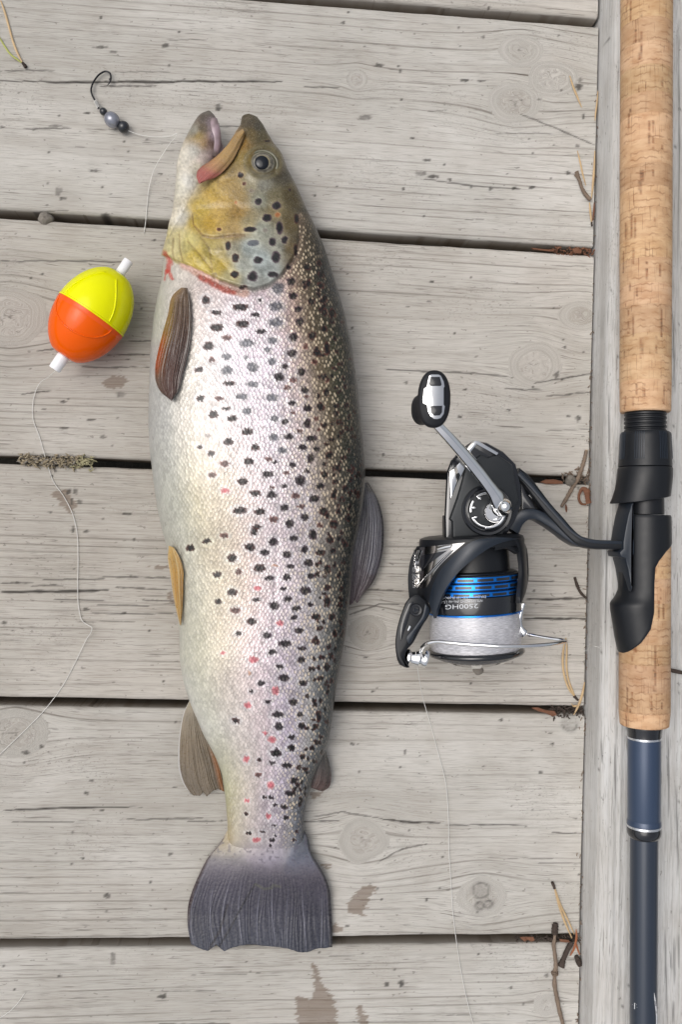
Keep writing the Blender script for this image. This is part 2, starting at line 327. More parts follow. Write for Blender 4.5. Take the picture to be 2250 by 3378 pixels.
def wood_fields(X, Y, px, py, k, seed):
    """grain coordinate bent round the knots, and the marks each board carries"""
    g = Y.copy(); knt = np.zeros(X.shape); crk = np.zeros(X.shape); spk = np.zeros(X.shape); stn = np.zeros(X.shape)
    g = g + .0030*(fbm(X*3.2+seed*7, Y*6+seed*3, 2)-.5) + .0006*(fbm(X*14+seed*5, Y*22, 2)-.5)
    lnk = .35+.9*sstep(.35, .7, fbm(X*2.2+seed*11, Y*14+seed*5, 2))
    for kx, ky, kr, st in KN:
        if not (py.min()-60 < ky < py.max()+60): continue
        c = P(kx, ky, 0); r = kr*MM; dx, dy = (X-c[0])/st, Y-c[1]
        d = np.hypot(dx, dy)/r*(1+.35*(fbm(X*60+ky, Y*80+kx, 2)-.5))
        g = g - dy*.86*np.exp(-(np.abs(dx)/(2.6*r))**1.6-(np.abs(dy)/(2.3*r))**2)
        wgt = sstep(1.55, .95, d); ang = np.arctan2(dy, dx)
        g = np.where(d < 1.5, g*(1-wgt)+wgt*(ky*.001+.010*fbm(X*170+kx, Y*230+ky, 3)+d*r*.5), g)
        ring = sstep(.09, .0, np.abs(d-1-.55*(fbm(X*80+kx, Y*110+ky, 2)-.5)))*(.03+.24*vnoise(ang*1.8+9, d*0+kx))
        knt = np.maximum(knt, np.maximum(.78*sstep(1.06, .82, d+.16*(vnoise(ang*2.2+kx, d*0)-.5))*(.30+.70*fbm(X*700, Y*700, 2)), ring))
        crk = np.maximum(crk, .55*sstep(.10, .0, np.abs(np.sin((ang+kx)*1.5))*d*(1+1.5*vnoise(d*6+kx, ang)))*sstep(.5, .2, d)*(kr > 34))
        lnk = lnk*(1-.93*sstep(1.75, 1.15, d))*(1+.5*sstep(3.2, 1.9, d)); 
    for i, c in enumerate(CRK):
        if np.mean([q[1] for q in c]) < py.min()-20 or np.mean([q[1] for q in c]) > py.max()+20: continue
        d, t = segdist(px, py+2.2*(fbm(px*.03, py*0+i, 2)-.5)*2, c)
        wv = (3.3 if i < 46 else 2.3)*CRKW.get(i, 1.0)*(.35+.65*np.sqrt(np.clip(4*t*(1-t), 0, 1)))*(.55+.7*vnoise(t*14, t*0+i*3.3))
        crk = np.maximum(crk, sstep(wv*1.25, wv*.35, d)*(.9 if i in CRKW else (.72 if i < 46 else .5)))
    for x, y, r_, half_ in ((1588,2938,25,0),(1584,2988,12,0),(1612,2983,12,0),(1882,2388,23,1)):
        if y < py.min()-30 or y > py.max()+30: continue
        dd = np.abs(np.hypot(px-x, py-y)*(1+.10*(vnoise(np.arctan2(py-y, px-x)*2+x, px*0)-.5))-r_)
        crk = np.maximum(crk, sstep(5.0, 1.2, dd)*(.15+.6*vnoise(px*.07+x, py*.07))*((py > y) if half_ else 1)); spk = np.maximum(spk, .35*sstep(r_+16, r_+2, np.hypot(px-x, py-y))*(.4+.6*vnoise(px*.12, py*.2)))
    for x, y, a, b in SPK:
        if y < py.min()-30 or y > py.max()+30: continue
        m = (np.abs(px-x) < 3*a+8) & (np.abs(py-y) < 3*b+8)
        if not m.any(): continue
        d = np.hypot((px[m]-x)/a, (py[m]-y)/b)+.7*(vnoise(px[m]*.16, py[m]*.16)-.5)
        spk[m] = np.maximum(spk[m], sstep(1.15, .75, d)*(.55+.45*vnoise(px[m]*.1+x, py[m]*.1)) * (1.15 if a*b < 160 else .8))
    wpx, wpy = px+26*(fbm(px*.05, py*.25, 2)-.5), py+12*(fbm(px*.1+50, py*.08, 2)-.5)
    for s in STN:
        s = np.asarray(s)
        if s[:, 1].min() > py.max() or s[:, 1].max() < py.min(): continue
        stn = np.maximum(stn, inpoly(wpx, wpy, s).astype(float))
    return dict(lx=X, g=g, knt=knt, crk=np.clip(crk, 0, 1), spk=np.clip(spk, 0, 1), stn=stn*.85, lnk=lnk, lit=sstep(-.05, .20, X+.10*(fbm(X*6+seed, Y*16+seed, 3)-.5)))  # planks painted lighter towards the right, standing in for stronger light there

deck = tag(bpy.data.objects.new('deck', None), kind='structure'); C.objects.link(deck)
NPL = len(top_edge)
for k in range(NPL):
    seen = 2 <= k <= 7
    xs = np.unique(np.r_[np.linspace(-.60, -.235, 18), np.linspace(-.235, .222, 330 if seen else 60)])
    R, TH = .0026, .028; ny = 196 if seen else 24
    a = np.linspace(0, np.pi/2, 6)
    # across the board: down side, round arris, top, round arris, down side; (fraction, offset from the edge, z)
    dn = [(0, 0, -TH), (0, 0, -TH*.5)] + [(0, R*(1-math.cos(q)), -R*(1-math.sin(q))) for q in a]
    tp = [(f, R*(1-2*f), 0) for f in np.linspace(0, 1, ny)[1:-1]]
    prof = np.array(dn + tp + [(1, -o, z) for _, o, z in dn[::-1]])
    yb, yt = np.polyval(bot_edge[k], xs), np.polyval(top_edge[k], xs)
    xe = BX((yb+yt)/2)-.0013
    X = np.minimum(xs, xe)[:, None] + 0*prof[None, :, 0]
    Y = yb[:, None]+(yt-yb)[:, None]*prof[None, :, 0]+prof[None, :, 1]
    wob = .00035*(fbm(X*60+k, prof[None, :, 0]*.5+k*9+X*0, 2)-.5)*2
    Y = Y + wob*(np.abs(prof[None, :, 0]-.5) > .45)
    Z = prof[None, :, 2]+0*X
    px, py = proj(np.stack([X, Y, 0*X], -1))
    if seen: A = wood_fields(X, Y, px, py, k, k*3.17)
    else:
        z0 = np.zeros(X.shape); A = dict(lx=X, g=Y+.004*(fbm(X*5+k, Y*9, 2)-.5), knt=z0, crk=z0, spk=z0, stn=z0, lnk=z0+.7, lit=z0)
    Z = Z - .00045*A['crk']*(Z > -.0005) + .0006*(fbm(X*8+k*5, Y*30, 2)-.5) - .0004*(1-(2*prof[None, :, 0]-1)**2)
    A['sd'] = np.full(X.shape, k*7.31)
    A['ton'] = np.full(X.shape, [.4, .7, .45, .1, .45, .60, .2, .1, .6, .3][k]); A['edg'] = sstep(-.0010, -.0045, prof[None, :, 2]+0*X)
    v = np.stack([X, Y, Z], -1).reshape(-1, 3)
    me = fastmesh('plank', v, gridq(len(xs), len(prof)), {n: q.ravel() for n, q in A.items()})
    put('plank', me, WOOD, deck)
# raised edge board, its near top edge rounded and weathered into ridges
yy = np.linspace(-1.15, .5, 900); rr = .0085
pr = [(0, -.09), (0, -.03), (0, .004), (0, HB-rr-.003)] + [(rr*(1-math.cos(q)), HB-rr+rr*math.sin(q)) for q in np.linspace(0, np.pi/2, 22)]
pr += [(rr+(.137-rr)*f, HB) for f in np.linspace(0, 1, 150)[1:]] + [(.1445-.0075*(1-math.sin(q)), HB-.0075*(1-math.cos(q))) for q in np.linspace(0, np.pi/2, 8)[1:]] + [(.1445, -.09)]
pr = np.array(pr)
sl = np.r_[0, np.cumsum(np.hypot(*np.diff(pr, axis=0).T))]
X = BX(yy)[:, None]+pr[None, :, 0]; Y = yy[:, None]+0*X; Z = pr[None, :, 1]+0*X
px, py = proj(np.stack([X, Y, Z], -1)); z0 = np.zeros(X.shape)
G = sl[None, :]+.0016*(fbm(yy*4, yy*0, 2)-.5)[:, None]+.0022*(fbm(Y*7, sl[None, :]*25, 2)-.5)
crk = z0.copy(); spk = z0.copy()
for i, c in enumerate([[(2240,60),(2243,500),(2238,900)],[(2222,1030),(2228,1300)],[(2205,2420),(2209,2660),(2206,2700)],[(2232,2590),(2240,2900)],[(2195,3060),(2203,3378)],[(2226,3090),(2226,3250)],[(2240,3080),(2242,3200)],[(2010,1300),(2012,1500)],[(1990,900),(1988,1120)],[(2006,1700),(1998,2100)],[(2030,2450),(2032,2640)],[(1985,2440),(1988,2520)],[(2224,3300),(2222,3378)],[(2215,3140),(2216,3200)]]):
    d, t = segdist(px, py, c); crk = np.maximum(crk, sstep(4.5, 1.2, d)*.6*np.sqrt(np.clip(4*t*(1-t), 0, 1)))
for i in range(70):
    x, y, a, b = rng.uniform(1960, 2250), rng.uniform(0, 3378), rng.uniform(2, 5), rng.uniform(2, 7)
    m = (np.abs(px-x) < 12) & (np.abs(py-y) < 20); spk[m] = np.maximum(spk[m], sstep(1.2, .6, np.hypot((px[m]-x)/a, (py[m]-y)/b))*.75)
ridge = np.sin(sl[None, :]*2*np.pi/.0042+2.2*(fbm(Y*5, sl[None, :]*40, 2)-.5)*2)
Z = Z+.00026*ridge*((pr[None, :, 0] < .016) & (pr[None, :, 1] > HB-rr*.95))+.0004*(fbm(Y*9, X*25, 2)-.5)*(pr[None, :, 1] > 0)-.0004*crk
me = fastmesh('edge_board', np.stack([X, Y, Z], -1).reshape(-1, 3), gridq(len(yy), len(pr))[:, ::-1],
              {n: q.ravel() for n, q in dict(lx=Y, g=G, knt=z0, crk=crk, spk=spk, stn=z0, lnk=.5+.6*sstep(.018, .0, sl)[None, :]+z0, sd=z0+91.3, edg=z0, lit=z0+.4, ton=z0+.1).items()})
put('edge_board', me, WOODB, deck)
JO = simple('dark_joist_wood', alb((92, 80, 66)), .85)
for yj in (-.55,):
    pass
for xj in (-.45, 0.02, .3):
    x0, x1, y0, y1, z1, zb = xj-.0225, xj+.0225, -1.15, .5, -.0285, -.17
    if xj == .3: x0, x1, z1 = .24, .285, -.0905
    v = [(x, y, z) for x in (x0, x1) for y in (y0, y1) for z in (zb, z1)]
    put('joist', pymesh('joist', v, [(0,1,3,2),(4,6,7,5),(0,4,5,1),(2,3,7,6),(0,2,6,4),(1,5,7,3)], False), JO, deck)
t = NT('dark_soil'); v = t.pos(); n = t.noise(v, 30, 5, .7)
SOIL = t.done(t.bsdf(t.mix(n, (.012, .011, .008), (.05, .042, .03)), .95, nrm=t.bump(n, .8, .01)))
gx = np.linspace(-40, 40, 41); GX, GY = np.meshgrid(gx, gx, indexing='ij')
tag(put('ground', fastmesh('ground', np.stack([GX, GY, -.45+.0*GX], -1).reshape(-1, 3), gridq(41, 41)), SOIL), kind='structure')
# ------------------------------------------------------------------ the trout
OUT_R = np.array([(822,374.5),(843,381),(863,407),(884,445),(909,489),(940,545),(976,611),(1011,688),(1047,764),(1072,826),(1098,902),(1118,968),(1139,1040),(1146,1080),(1157,1119),(1169,1206),(1180,1288),(1190,1385),(1198,1461),(1204,1538),(1204,1600),(1196,1680),(1180,1760),(1166,1830),(1158,1944),(1152,1990),(1147,2030),(1139,2099),(1127,2174),(1116,2231),(1104,2306),(1096,2375),(1084,2444),(1060,2500),(1036,2555),(1020,2610),(1010,2651),(1001,2702),(1003,2738),(1003,2770),(985,2815),(960,2870)], float)
OUT_L = np.array([(812,374.5),(798,384),(795,405),(778,438),(760,468),(734,504),(704,535),(676,565),(652,600),(622,650),(598,700),(574,760),(556,800),(542,836),(534,925),(516,989),(504,1063),(496,1155),(492,1257),(488,1385),(493,1487),(501,1548),(510,1614),(522,1690),(536,1752),(556,1830),(568,1900),(580,1980),(591,2071),(593,2174),(602,2226),(614,2277),(634,2330),(668,2416),(704,2483),(728,2540),(738,2600),(745,2650),(750,2707),(752,2750),(752,2790),(770,2830),(800,2870)], float)
def mono(y, tab): return np.interp(y, tab[:, 1], tab[:, 0])
def smoothed(ys, tab, k=15):
    x = mono(ys, tab); p = np.pad(x, k, mode='edge'); n = 2*k+1; wk = np.hanning(n+2)[1:-1]; wk /= wk.sum()
    # reflect slopes at the ends
    p[:k] = 2*x[0]-x[1:k+1][::-1]; p[-k:] = 2*x[-1]-x[-k-1:-1][::-1]
    return np.convolve(p, wk, 'valid')
ROWS = {
 950:  [(0,(186,184,172)),(.1,(206,196,184)),(.25,(208,192,182)),(.45,(212,202,196)),(.62,(200,186,178)),(.75,(165,140,116)),(.85,(96,84,64)),(.93,(64,62,50)),(1,(76,78,76))],
 1200: [(0,(176,176,172)),(.08,(188,186,180)),(.2,(210,204,190)),(.4,(224,222,220)),(.6,(224,219,217)),(.72,(196,178,162)),(.82,(128,110,84)),(.9,(78,76,52)),(1,(68,70,67))],
 1400: [(0,(168,168,164)),(.1,(186,185,178)),(.2,(208,202,186)),(.35,(216,209,199)),(.6,(218,215,213)),(.74,(200,184,168)),(.85,(122,106,82)),(.92,(70,69,52)),(1,(66,68,66))],
 1650: [(0,(172,173,165)),(.1,(186,185,168)),(.2,(196,188,155)),(.35,(210,199,172)),(.55,(212,205,198)),(.74,(196,186,178)),(.86,(134,118,98)),(.93,(68,66,54)),(1,(66,68,66))],
 1900: [(0,(176,174,158)),(.1,(194,190,170)),(.25,(198,187,157)),(.4,(212,198,174)),(.6,(212,204,198)),(.79,(190,184,178)),(.89,(122,113,98)),(.95,(66,66,58)),(1,(66,68,66))],
 2150: [(0,(186,186,172)),(.1,(200,196,172)),(.25,(201,192,165)),(.4,(218,205,190)),(.6,(206,198,198)),(.8,(190,186,184)),(.9,(130,126,115)),(.96,(76,78,72)),(1,(70,72,70))],
 2400: [(0,(196,196,188)),(.12,(204,202,186)),(.3,(216,208,194)),(.5,(212,202,192)),(.65,(198,192,199)),(.82,(184,181,178)),(.91,(114,114,106)),(1,(74,78,76))],
 2600: [(0,(172,172,132)),(.12,(198,190,158)),(.3,(214,203,186)),(.5,(202,193,189)),(.7,(192,187,192)),(.87,(142,138,132)),(1,(78,80,77))],
 2770: [(0,(166,146,100)),(.12,(200,188,166)),(.4,(194,184,178)),(.7,(180,174,178)),(.9,(146,144,146)),(1,(94,96,98))],
 2835: [(0,(150,144,142)),(.3,(166,158,164)),(.5,(156,150,160)),(.8,(150,146,156)),(1,(112,112,122))],
 2868: [(0,(134,126,134)),(.5,(138,131,141)),(1,(122,118,128))]}
HEAD = [(676,392,(92,84,74)),(668,420,(104,92,74)),(655,450,(160,136,80)),(690,400,(150,136,138)),(704,410,(176,158,164)),(706,450,(168,150,158)),(690,470,(128,104,98)),(698,515,(196,178,176)),(672,470,(168,140,100)),(672,520,(200,184,176)),(688,372,(104,98,88)),(640,430,(140,138,128)),(640,500,(186,182,172)),(605,520,(206,200,186)),(620,600,(196,193,184)),(590,620,(205,200,184)),(600,720,(200,196,184)),(574,700,(214,206,188)),(655,560,(190,182,164)),
 (560,820,(196,186,140)),(590,790,(204,192,142)),(620,800,(192,180,118)),(655,850,(190,168,84)),(680,880,(196,176,96)),(640,735,(176,152,72)),(660,690,(186,160,76)),(700,640,(186,156,78)),(690,740,(182,150,66)),(740,670,(188,158,92)),(730,720,(190,160,92)),
 (775,640,(158,134,86)),(780,700,(176,144,86)),(770,760,(176,150,100)),(820,740,(158,146,112)),(860,760,(158,160,146)),(830,600,(138,130,104)),(870,610,(136,134,122)),(860,660,(134,134,118)),(900,650,(122,114,88)),(905,700,(124,112,82)),
 (720,830,(176,160,112)),(700,830,(186,168,96)),(730,880,(182,158,74)),(770,830,(156,152,132)),(820,820,(156,164,160)),(860,860,(152,160,158)),(800,880,(158,160,150)),(880,890,(146,152,148)),(840,930,(150,152,146)),(760,910,(168,158,116)),(920,820,(134,134,122)),
 (960,740,(104,92,66)),(950,820,(112,98,72)),(985,880,(104,88,64)),(1000,800,(88,80,64)),(960,640,(100,90,66)),(920,560,(100,90,68)),(880,480,(108,98,72)),(1040,860,(86,78,64)),(1080,900,(80,78,72)),(1010,720,(78,76,70)),(940,580,(84,80,70)),
 (830,440,(116,100,66)),(820,400,(92,84,70)),(850,420,(88,84,74)),(790,470,(158,124,68)),(800,530,(150,130,80)),(760,560,(150,130,90)),(740,600,(168,142,88)),(690,610,(182,160,100)),(860,450,(104,96,74))]
def head_col(px, py):
    num, den = 0, 0
    for x, y, c in HEAD:
        wgt = 1/((px-x)**2+(py-y)**2+160)**1.9
        num = num+wgt[..., None]*lin(c); den = den+wgt
    r_ = num/den[..., None]; g_ = r_.mean(-1, keepdims=True); return np.clip(g_+(r_-g_)*1.0, 0, 1)*(.84+.3*np.clip(g_, 0, .8))
def body_col(px, py):
    xl, xr = mono(py, OUT_L), mono(py, OUT_R); t = np.clip((px-xl)/(xr-xl), 0, 1)
    t = np.clip(t+.05*(fbm(px*.012, py*.012, 3)-.5), 0, 1)
    ks = sorted(ROWS); lay = []
    for k in ks:
        st = ROWS[k]; tt = [a for a, _ in st]; cc = np.array([lin(c) for _, c in st])
        lay.append(np.stack([np.interp(t, tt, cc[:, i]) for i in range(3)], -1))
    lay = np.stack(lay); idx = np.clip(np.searchsorted(ks, py)-1, 0, len(ks)-2); ks = np.array(ks, float)
    f = np.clip((py-ks[idx])/(ks[idx+1]-ks[idx]), 0, 1)[..., None]
    ii = np.indices(py.shape)
    r_ = lay[(idx,)+tuple(ii)]*(1-f)+lay[(idx+1,)+tuple(ii)]*f
    g_ = r_.mean(-1, keepdims=True); r_ = g_+(r_-g_)*.80; r_ = r_*(1+(sstep(.1, .3, t)*sstep(.86, .7, t))[..., None]*np.array([.03, .0, .055]))
    k_ = (sstep(.30, .5, t)*sstep(.84, .66, t)*sstep(2800, 2600, py))[..., None]; r_ = r_*(1+k_*np.array([.17, .11, .17]))
    k_ = sstep(.80, .92, t)[..., None]; return r_*(1-k_*np.array([.26, .20, .08]))
GILL = [(560,850),(572,861),(603,872),(644,887),(674,902),(725,928),(782,948),(838,958),(889,943),(930,907),(965,856),(981,815),(985,790)]
PREOP = [(634,708),(639,744),(669,780),(705,787),(760,780),(807,777),(884,780)]
gx_, gy_ = np.array(GILL, float).T
def gill_y(px): return np.interp(px, gx_, gy_, left=845, right=700)
# spots: (x, y, rx, ry, kind) in the coordinates of three enlarged strips; kind d dark, m mid grey, r red-brown, k pink red, f faint, o orange
def sp(ox, oy, sc, txt):
    r = []
    for it in txt.split():
        a = it.split(','); kd = a[4] if len(a) > 4 else 'd'
        r.append((ox+float(a[0])/sc, oy+float(a[1])/sc, float(a[2])/sc, float(a[3])/sc, kd))
    return r
SPOTS = sp(450,300,1.96,"672,545,18,18 697,603,12,12,r 745,645,16,14,f 788,716,22,20 905,742,26,24 842,825,28,24 908,805,18,16,o 922,890,20,40 1032,830,16,28 735,900,40,18 830,905,18,14,f 880,978,20,26 955,968,18,24 592,1005,18,28 640,1085,22,28 785,1098,30,22 900,1080,28,38 755,985,36,20,m 635,1192,24,22 752,1208,30,34 880,1195,32,18 985,1138,18,18 1030,1030,16,30 1105,1138,22,22 1180,1115,14,16 508,1200,18,14,f 690,1272,26,8 535,905,14,12,r 640,720,12,12,o 1000,1235,26,26 1105,1243,22,24 1195,1255,22,20 1195,1185,18,20 915,1275,34,34,m 1012,1328,28,24 1130,1362,26,22 445,1352,26,26 800,1352,16,14 672,1398,50,22 900,1395,40,28,m 1048,1412,24,22 1215,1345,20,22 512,1432,34,16 770,1447,28,16 520,1528,44,22 690,1508,40,24 900,1498,42,26,m 1055,1495,26,24 1200,1415,18,20 1180,1290,14,14 845,325,20,8 990,640,8,8")
SPOTS += sp(450,900,1.96,"805,378,30,16 585,422,28,18,r 465,475,34,26 710,455,40,24,m 880,435,32,20,m 1018,415,28,26 1135,408,26,24 1090,475,18,18,r 845,493,22,16,m 580,540,30,20,m 1005,520,30,24 1170,520,26,22 1230,490,18,40 705,548,14,14,m 485,562,20,14,r 875,572,26,20,m 1148,575,20,18,r 402,628,26,18 585,630,32,26,m 748,608,34,28,m 958,605,22,18 1068,642,26,24 1280,622,18,12 1208,672,20,18 925,675,32,26 1015,692,22,16,r 600,715,36,16 750,720,36,18,m 978,745,22,16,r 1088,758,26,20 1225,775,20,24 1310,770,14,14 412,812,26,18 535,812,24,14,r 680,800,40,18,m 875,805,34,24,m 1100,800,16,16,r 1005,845,30,16 580,878,26,14 715,895,30,20,m 1105,875,26,22 1190,865,24,26 1290,860,16,12 497,915,26,22 1010,905,16,14,r 620,942,34,18 890,942,26,18,m 962,962,28,18 1105,970,24,28 1165,940,14,14,r 1292,910,16,20 1215,985,18,18 1265,975,14,14 1330,975,16,14 715,1028,34,20 820,998,18,10,f 460,1050,22,10,f 1055,1025,20,12,r 1328,1028,14,14 595,1092,32,22 888,1062,28,22,m 985,1060,30,20 1133,1072,34,20 1265,1080,22,14 410,1127,18,12 768,1130,28,22 1075,1128,28,22 1165,1140,18,16 1230,1108,14,14 945,1148,30,18,m 484,1168,22,16 1128,1200,26,30 1248,1180,24,26 1340,1195,16,16 855,1205,22,14,r 895,1222,18,12 572,1235,32,18,r 725,1220,34,24 1012,1240,24,18 1215,1238,16,14 1300,1260,18,16 1105,1282,20,16 490,1308,26,18,r 845,1303,36,22 965,1295,22,14,r 1218,1305,24,22 1060,1345,32,32 1290,1352,20,16 688,1350,36,22 955,1378,22,14 1190,1378,26,20 1350,1400,16,22 568,1410,28,16,k 768,1425,34,16 872,1390,16,12,r 875,1435,28,26 1030,1440,30,22,r 1150,1460,34,24 1275,1440,20,24 1330,1465,16,16 1215,255,18,20 1200,180,16,16 1265,260,22,30 1215,365,18,20 1280,425,14,14 1295,510,12,12 1320,590,14,12 1335,680,12,14 1350,735,12,12 1360,860,12,14 1375,930,10,14 1390,1060,12,16 1375,1150,10,14 1400,1260,10,14 1420,1420,12,16 1440,1440,10,14 1290,740,14,10 1230,700,12,12,r 1180,1010,14,12,r 1390,1340,10,14")
SPOTS += sp(450,1600,1.742,"592,147,36,20 708,153,32,20 850,130,26,20 945,122,24,14,r 1075,150,22,22 1165,150,14,14 785,197,24,16,r 968,185,24,20 880,222,22,24 1135,225,28,20 1055,230,16,14,r 1220,190,14,20 505,290,24,14,r 690,240,28,14 675,268,20,20 1015,285,24,30 905,305,24,16 405,322,24,16 787,325,26,24 1115,312,22,20 310,362,24,18 650,352,28,18 660,368,14,14 735,388,28,18 965,370,20,20 1055,388,26,16 865,400,26,20 1125,380,14,12 550,418,28,22 990,445,26,22 708,478,32,22 795,463,18,8,o 885,468,20,14 1098,485,20,26 587,498,18,14,r 463,517,22,18 762,535,28,12 865,530,20,20 1003,523,22,16 1165,515,12,14 550,617,26,20 697,593,20,14,k 845,597,20,12 970,605,30,22 1100,590,20,16 690,658,22,12 470,670,20,14 870,655,24,16 1095,670,18,30 568,720,28,18,r 790,695,28,22 918,710,26,14 998,685,16,14 905,760,20,14 1032,758,26,20 1122,760,18,18 825,793,20,16,k 662,785,26,20 935,838,26,18 1055,820,20,14 585,850,18,14 750,865,24,20 1030,900,22,18 720,912,12,10,f 852,912,34,20 952,940,22,14 498,965,16,10,k 780,960,22,14 673,1003,26,20,k 948,1005,22,18 1060,990,16,14 1095,1045,18,20 822,1042,24,14 650,1080,10,14,o 845,1108,30,22 1060,1110,16,14 716,1138,20,14 957,1138,24,18 798,1182,20,26,k 660,1186,14,10 755,1247,18,12 903,1250,26,18 1020,1240,14,14 638,1267,20,18,k 815,1320,34,18 940,1322,20,16 1050,1330,14,30 570,1355,22,14 820,1388,22,22 950,1385,22,20 740,1425,18,10,k 780,1465,22,18,k 890,1450,20,14 892,1510,20,18 805,1540,24,24 1200,345,14,16 1190,440,12,16 1180,600,10,14 1175,690,10,12 1175,790,12,14 1140,850,12,20 1145,940,10,14 1105,930,12,12 1140,1010,10,14 1090,1140,12,14 1100,1190,10,14 1060,1240,12,14 1085,1290,10,12 1035,1390,12,14 1060,1450,10,12")
SPOTS += sp(500,2350,1.96,"905,228,24,18 805,265,34,22 975,285,16,20 612,303,18,22,k 697,307,14,10 780,326,22,12 875,343,34,16 690,402,20,14,r 922,440,24,20 768,470,24,24,k 890,525,28,18 725,550,16,10 772,552,18,10 615,570,14,14,k 795,597,16,10 860,612,22,16 613,657,14,10 755,672,18,18,k 870,680,18,16 960,590,12,20 790,733,16,8 627,778,20,10 717,773,18,8 803,795,14,8 780,827,18,12 678,825,26,18,k 770,862,12,8 757,927,16,8 850,937,16,8 873,1013,20,12 915,1045,14,10 985,365,12,14 1010,300,10,14 940,770,10,12 925,820,12,10 1060,90,10,16 1040,230,10,14")
for i in range(100):                                                  # small crowded specks up on the dark back
    y = rng.uniform(930, 2650); tt = rng.uniform(.80, .99); x = mono(y, OUT_L)*(1-tt)+mono(y, OUT_R)*tt
    SPOTS.append((x, y, rng.uniform(4, 8), rng.uniform(4, 9), 'd'))
SPC = {'d': ((24,21,24),(90,60,56)), 'm': ((88,92,100),(122,120,124)), 'r': ((78,44,42),(146,104,96)), 'k': ((198,78,92),(224,160,160)), 'f': ((120,105,100),(160,148,142)), 'o': ((176,104,62),(196,150,110))}
def paint_spots(px, py, col):
    """scale lattice makes the margins ragged"""
    a = (px+py*.55)/11.0; b = (px-py*.55)/11.0
    cx = (np.floor(a)+.5+np.floor(b)+.5)*5.5; cy = (np.floor(a)-np.floor(b))*5.5/.55
    onbody = sstep(-12, 12, py-gill_y(px))
    qx, qy = px+(cx-px)*.42*onbody, py+(cy-py)*.42*onbody
    qx = qx+6*(fbm(px*.09, py*.09, 2)-.5); qy = qy+6*(fbm(px*.09+40, py*.09+9, 2)-.5)
    shp, sr, hl = px.shape, px.ravel(), None
    col = col.reshape(-1, 3).copy(); fx, fy, ux, uy = qx.ravel(), qy.ravel(), px.ravel(), py.ravel()
    order = np.argsort(uy); sy = uy[order]; smk = np.zeros(len(uy))
    for pas in (0, 1):
        for x, y, rx, ry, kd in SPOTS:
            R = 3*max(rx, ry)+14
            i = order[np.searchsorted(sy, y-R):np.searchsorted(sy, y+R)]; i = i[np.abs(ux[i]-x) < R]
            if not len(i): continue
            d = np.hypot((fx[i]-x)/rx, (fy[i]-y)/ry)/1.05
            xl, xr = mono(y, OUT_L), mono(y, OUT_R); tt = (x-xl)/(xr-xl)
            if pas == 0:
                h = sstep(2.2, 1.15, d)*(.50 if (tt < .78 and kd != 'f') else .16); col[i] = col[i]*(1-h[:, None])+h[:, None]*np.minimum(lin((232,230,232)), col[i]*1.55+.03)
            else:
                ci, co = (lin(c) for c in SPC[kd]); e = sstep(1.12, .98, d)[:, None]; k = sstep(.98, .62, d)[:, None]
                if kd in 'dm':
                    hueb = 0.5*(tt > .5)*(tt < .8); co = co*(1-hueb)+hueb*lin((86,84,100))
                c = co*(1-k)+ci*k
                al = {'d': .95, 'm': .85, 'r': .9, 'k': .82, 'f': .5, 'o': .7}[kd]
                col[i] = col[i]*(1-e*al)+c*e*al; smk[i] = np.maximum(smk[i], e[:, 0]*(.95 if kd != 'm' else .75))
    return col.reshape(shp+(3,)), smk.reshape(shp)
def loft(ys, xl, xr, T, zc, m=340, ov=.55, ph=None):
    """sideways-lying body: silhouette edges at height zc, domed above, flattened on the planks below"""
    phi = np.linspace(-ov, np.pi+ov, m) if ph is None else ph
    el, er = P(xl, ys, zc), P(xr, ys, zc); mid, hv = (el+er)/2, (er-el)/2
    c, s = np.cos(phi), np.sin(phi); sg = np.sign(c)*np.abs(c)**.92; sz = np.sign(s)*np.abs(s)**.90
    v = mid[:, None, :]-sg[None, :, None]*hv[:, None, :]
    z = zc[:, None]+T[:, None]*np.where(sz > 0, sz, sz*1.0)[None, :]
    v[..., 2] = np.maximum(z, .0006)
    return v
ys = np.linspace(375.5, 2869, 830)
xl, xr = smoothed(ys, OUT_L, 10), smoothed(ys, OUT_R, 12)
_x = np.clip((ys-375.5)/13, 0, 1); _e = np.sqrt(1-(1-_x)**2); _m = 821+0*ys; k_ = ys < 388.5; xl = np.where(ys < 440, np.interp(ys, [375, 388, 400, 415, 440], [799, 797, 795, 792, 775]), xl); xr = np.where(ys < 440, np.interp(ys, [375, 382, 390, 407, 425, 440], [836, 845, 852, 864, 874, 882]), xr); xl[k_] = (_m+(xl-_m)*_e)[k_]; xr[k_] = (_m+(xr-_m)*_e)[k_]
hw = (xr-xl)/2*MM*.95
kT = np.interp(ys, [375, 440, 560, 700, 950, 1300, 1800, 2300, 2600, 2720, 2800, 2870], [.80, .62, .52, .47, .45, .45, .46, .48, .50, .44, .20, .02])
T = hw*kT; kk = np.hanning(41); kk /= kk.sum(); T = np.convolve(np.pad(T, 20, mode='edge'), kk, 'valid'); T[:10] *= np.sqrt(np.linspace(.12, 1, 10))
zc = np.maximum(.93*T, np.interp(ys, [375, 450, 700, 900, 2600, 2740, 2830, 2870], [.017, .018, .018, .010, .004, .005, .0022, .0012]))
V1 = loft(ys, xl, xr, T, zc)
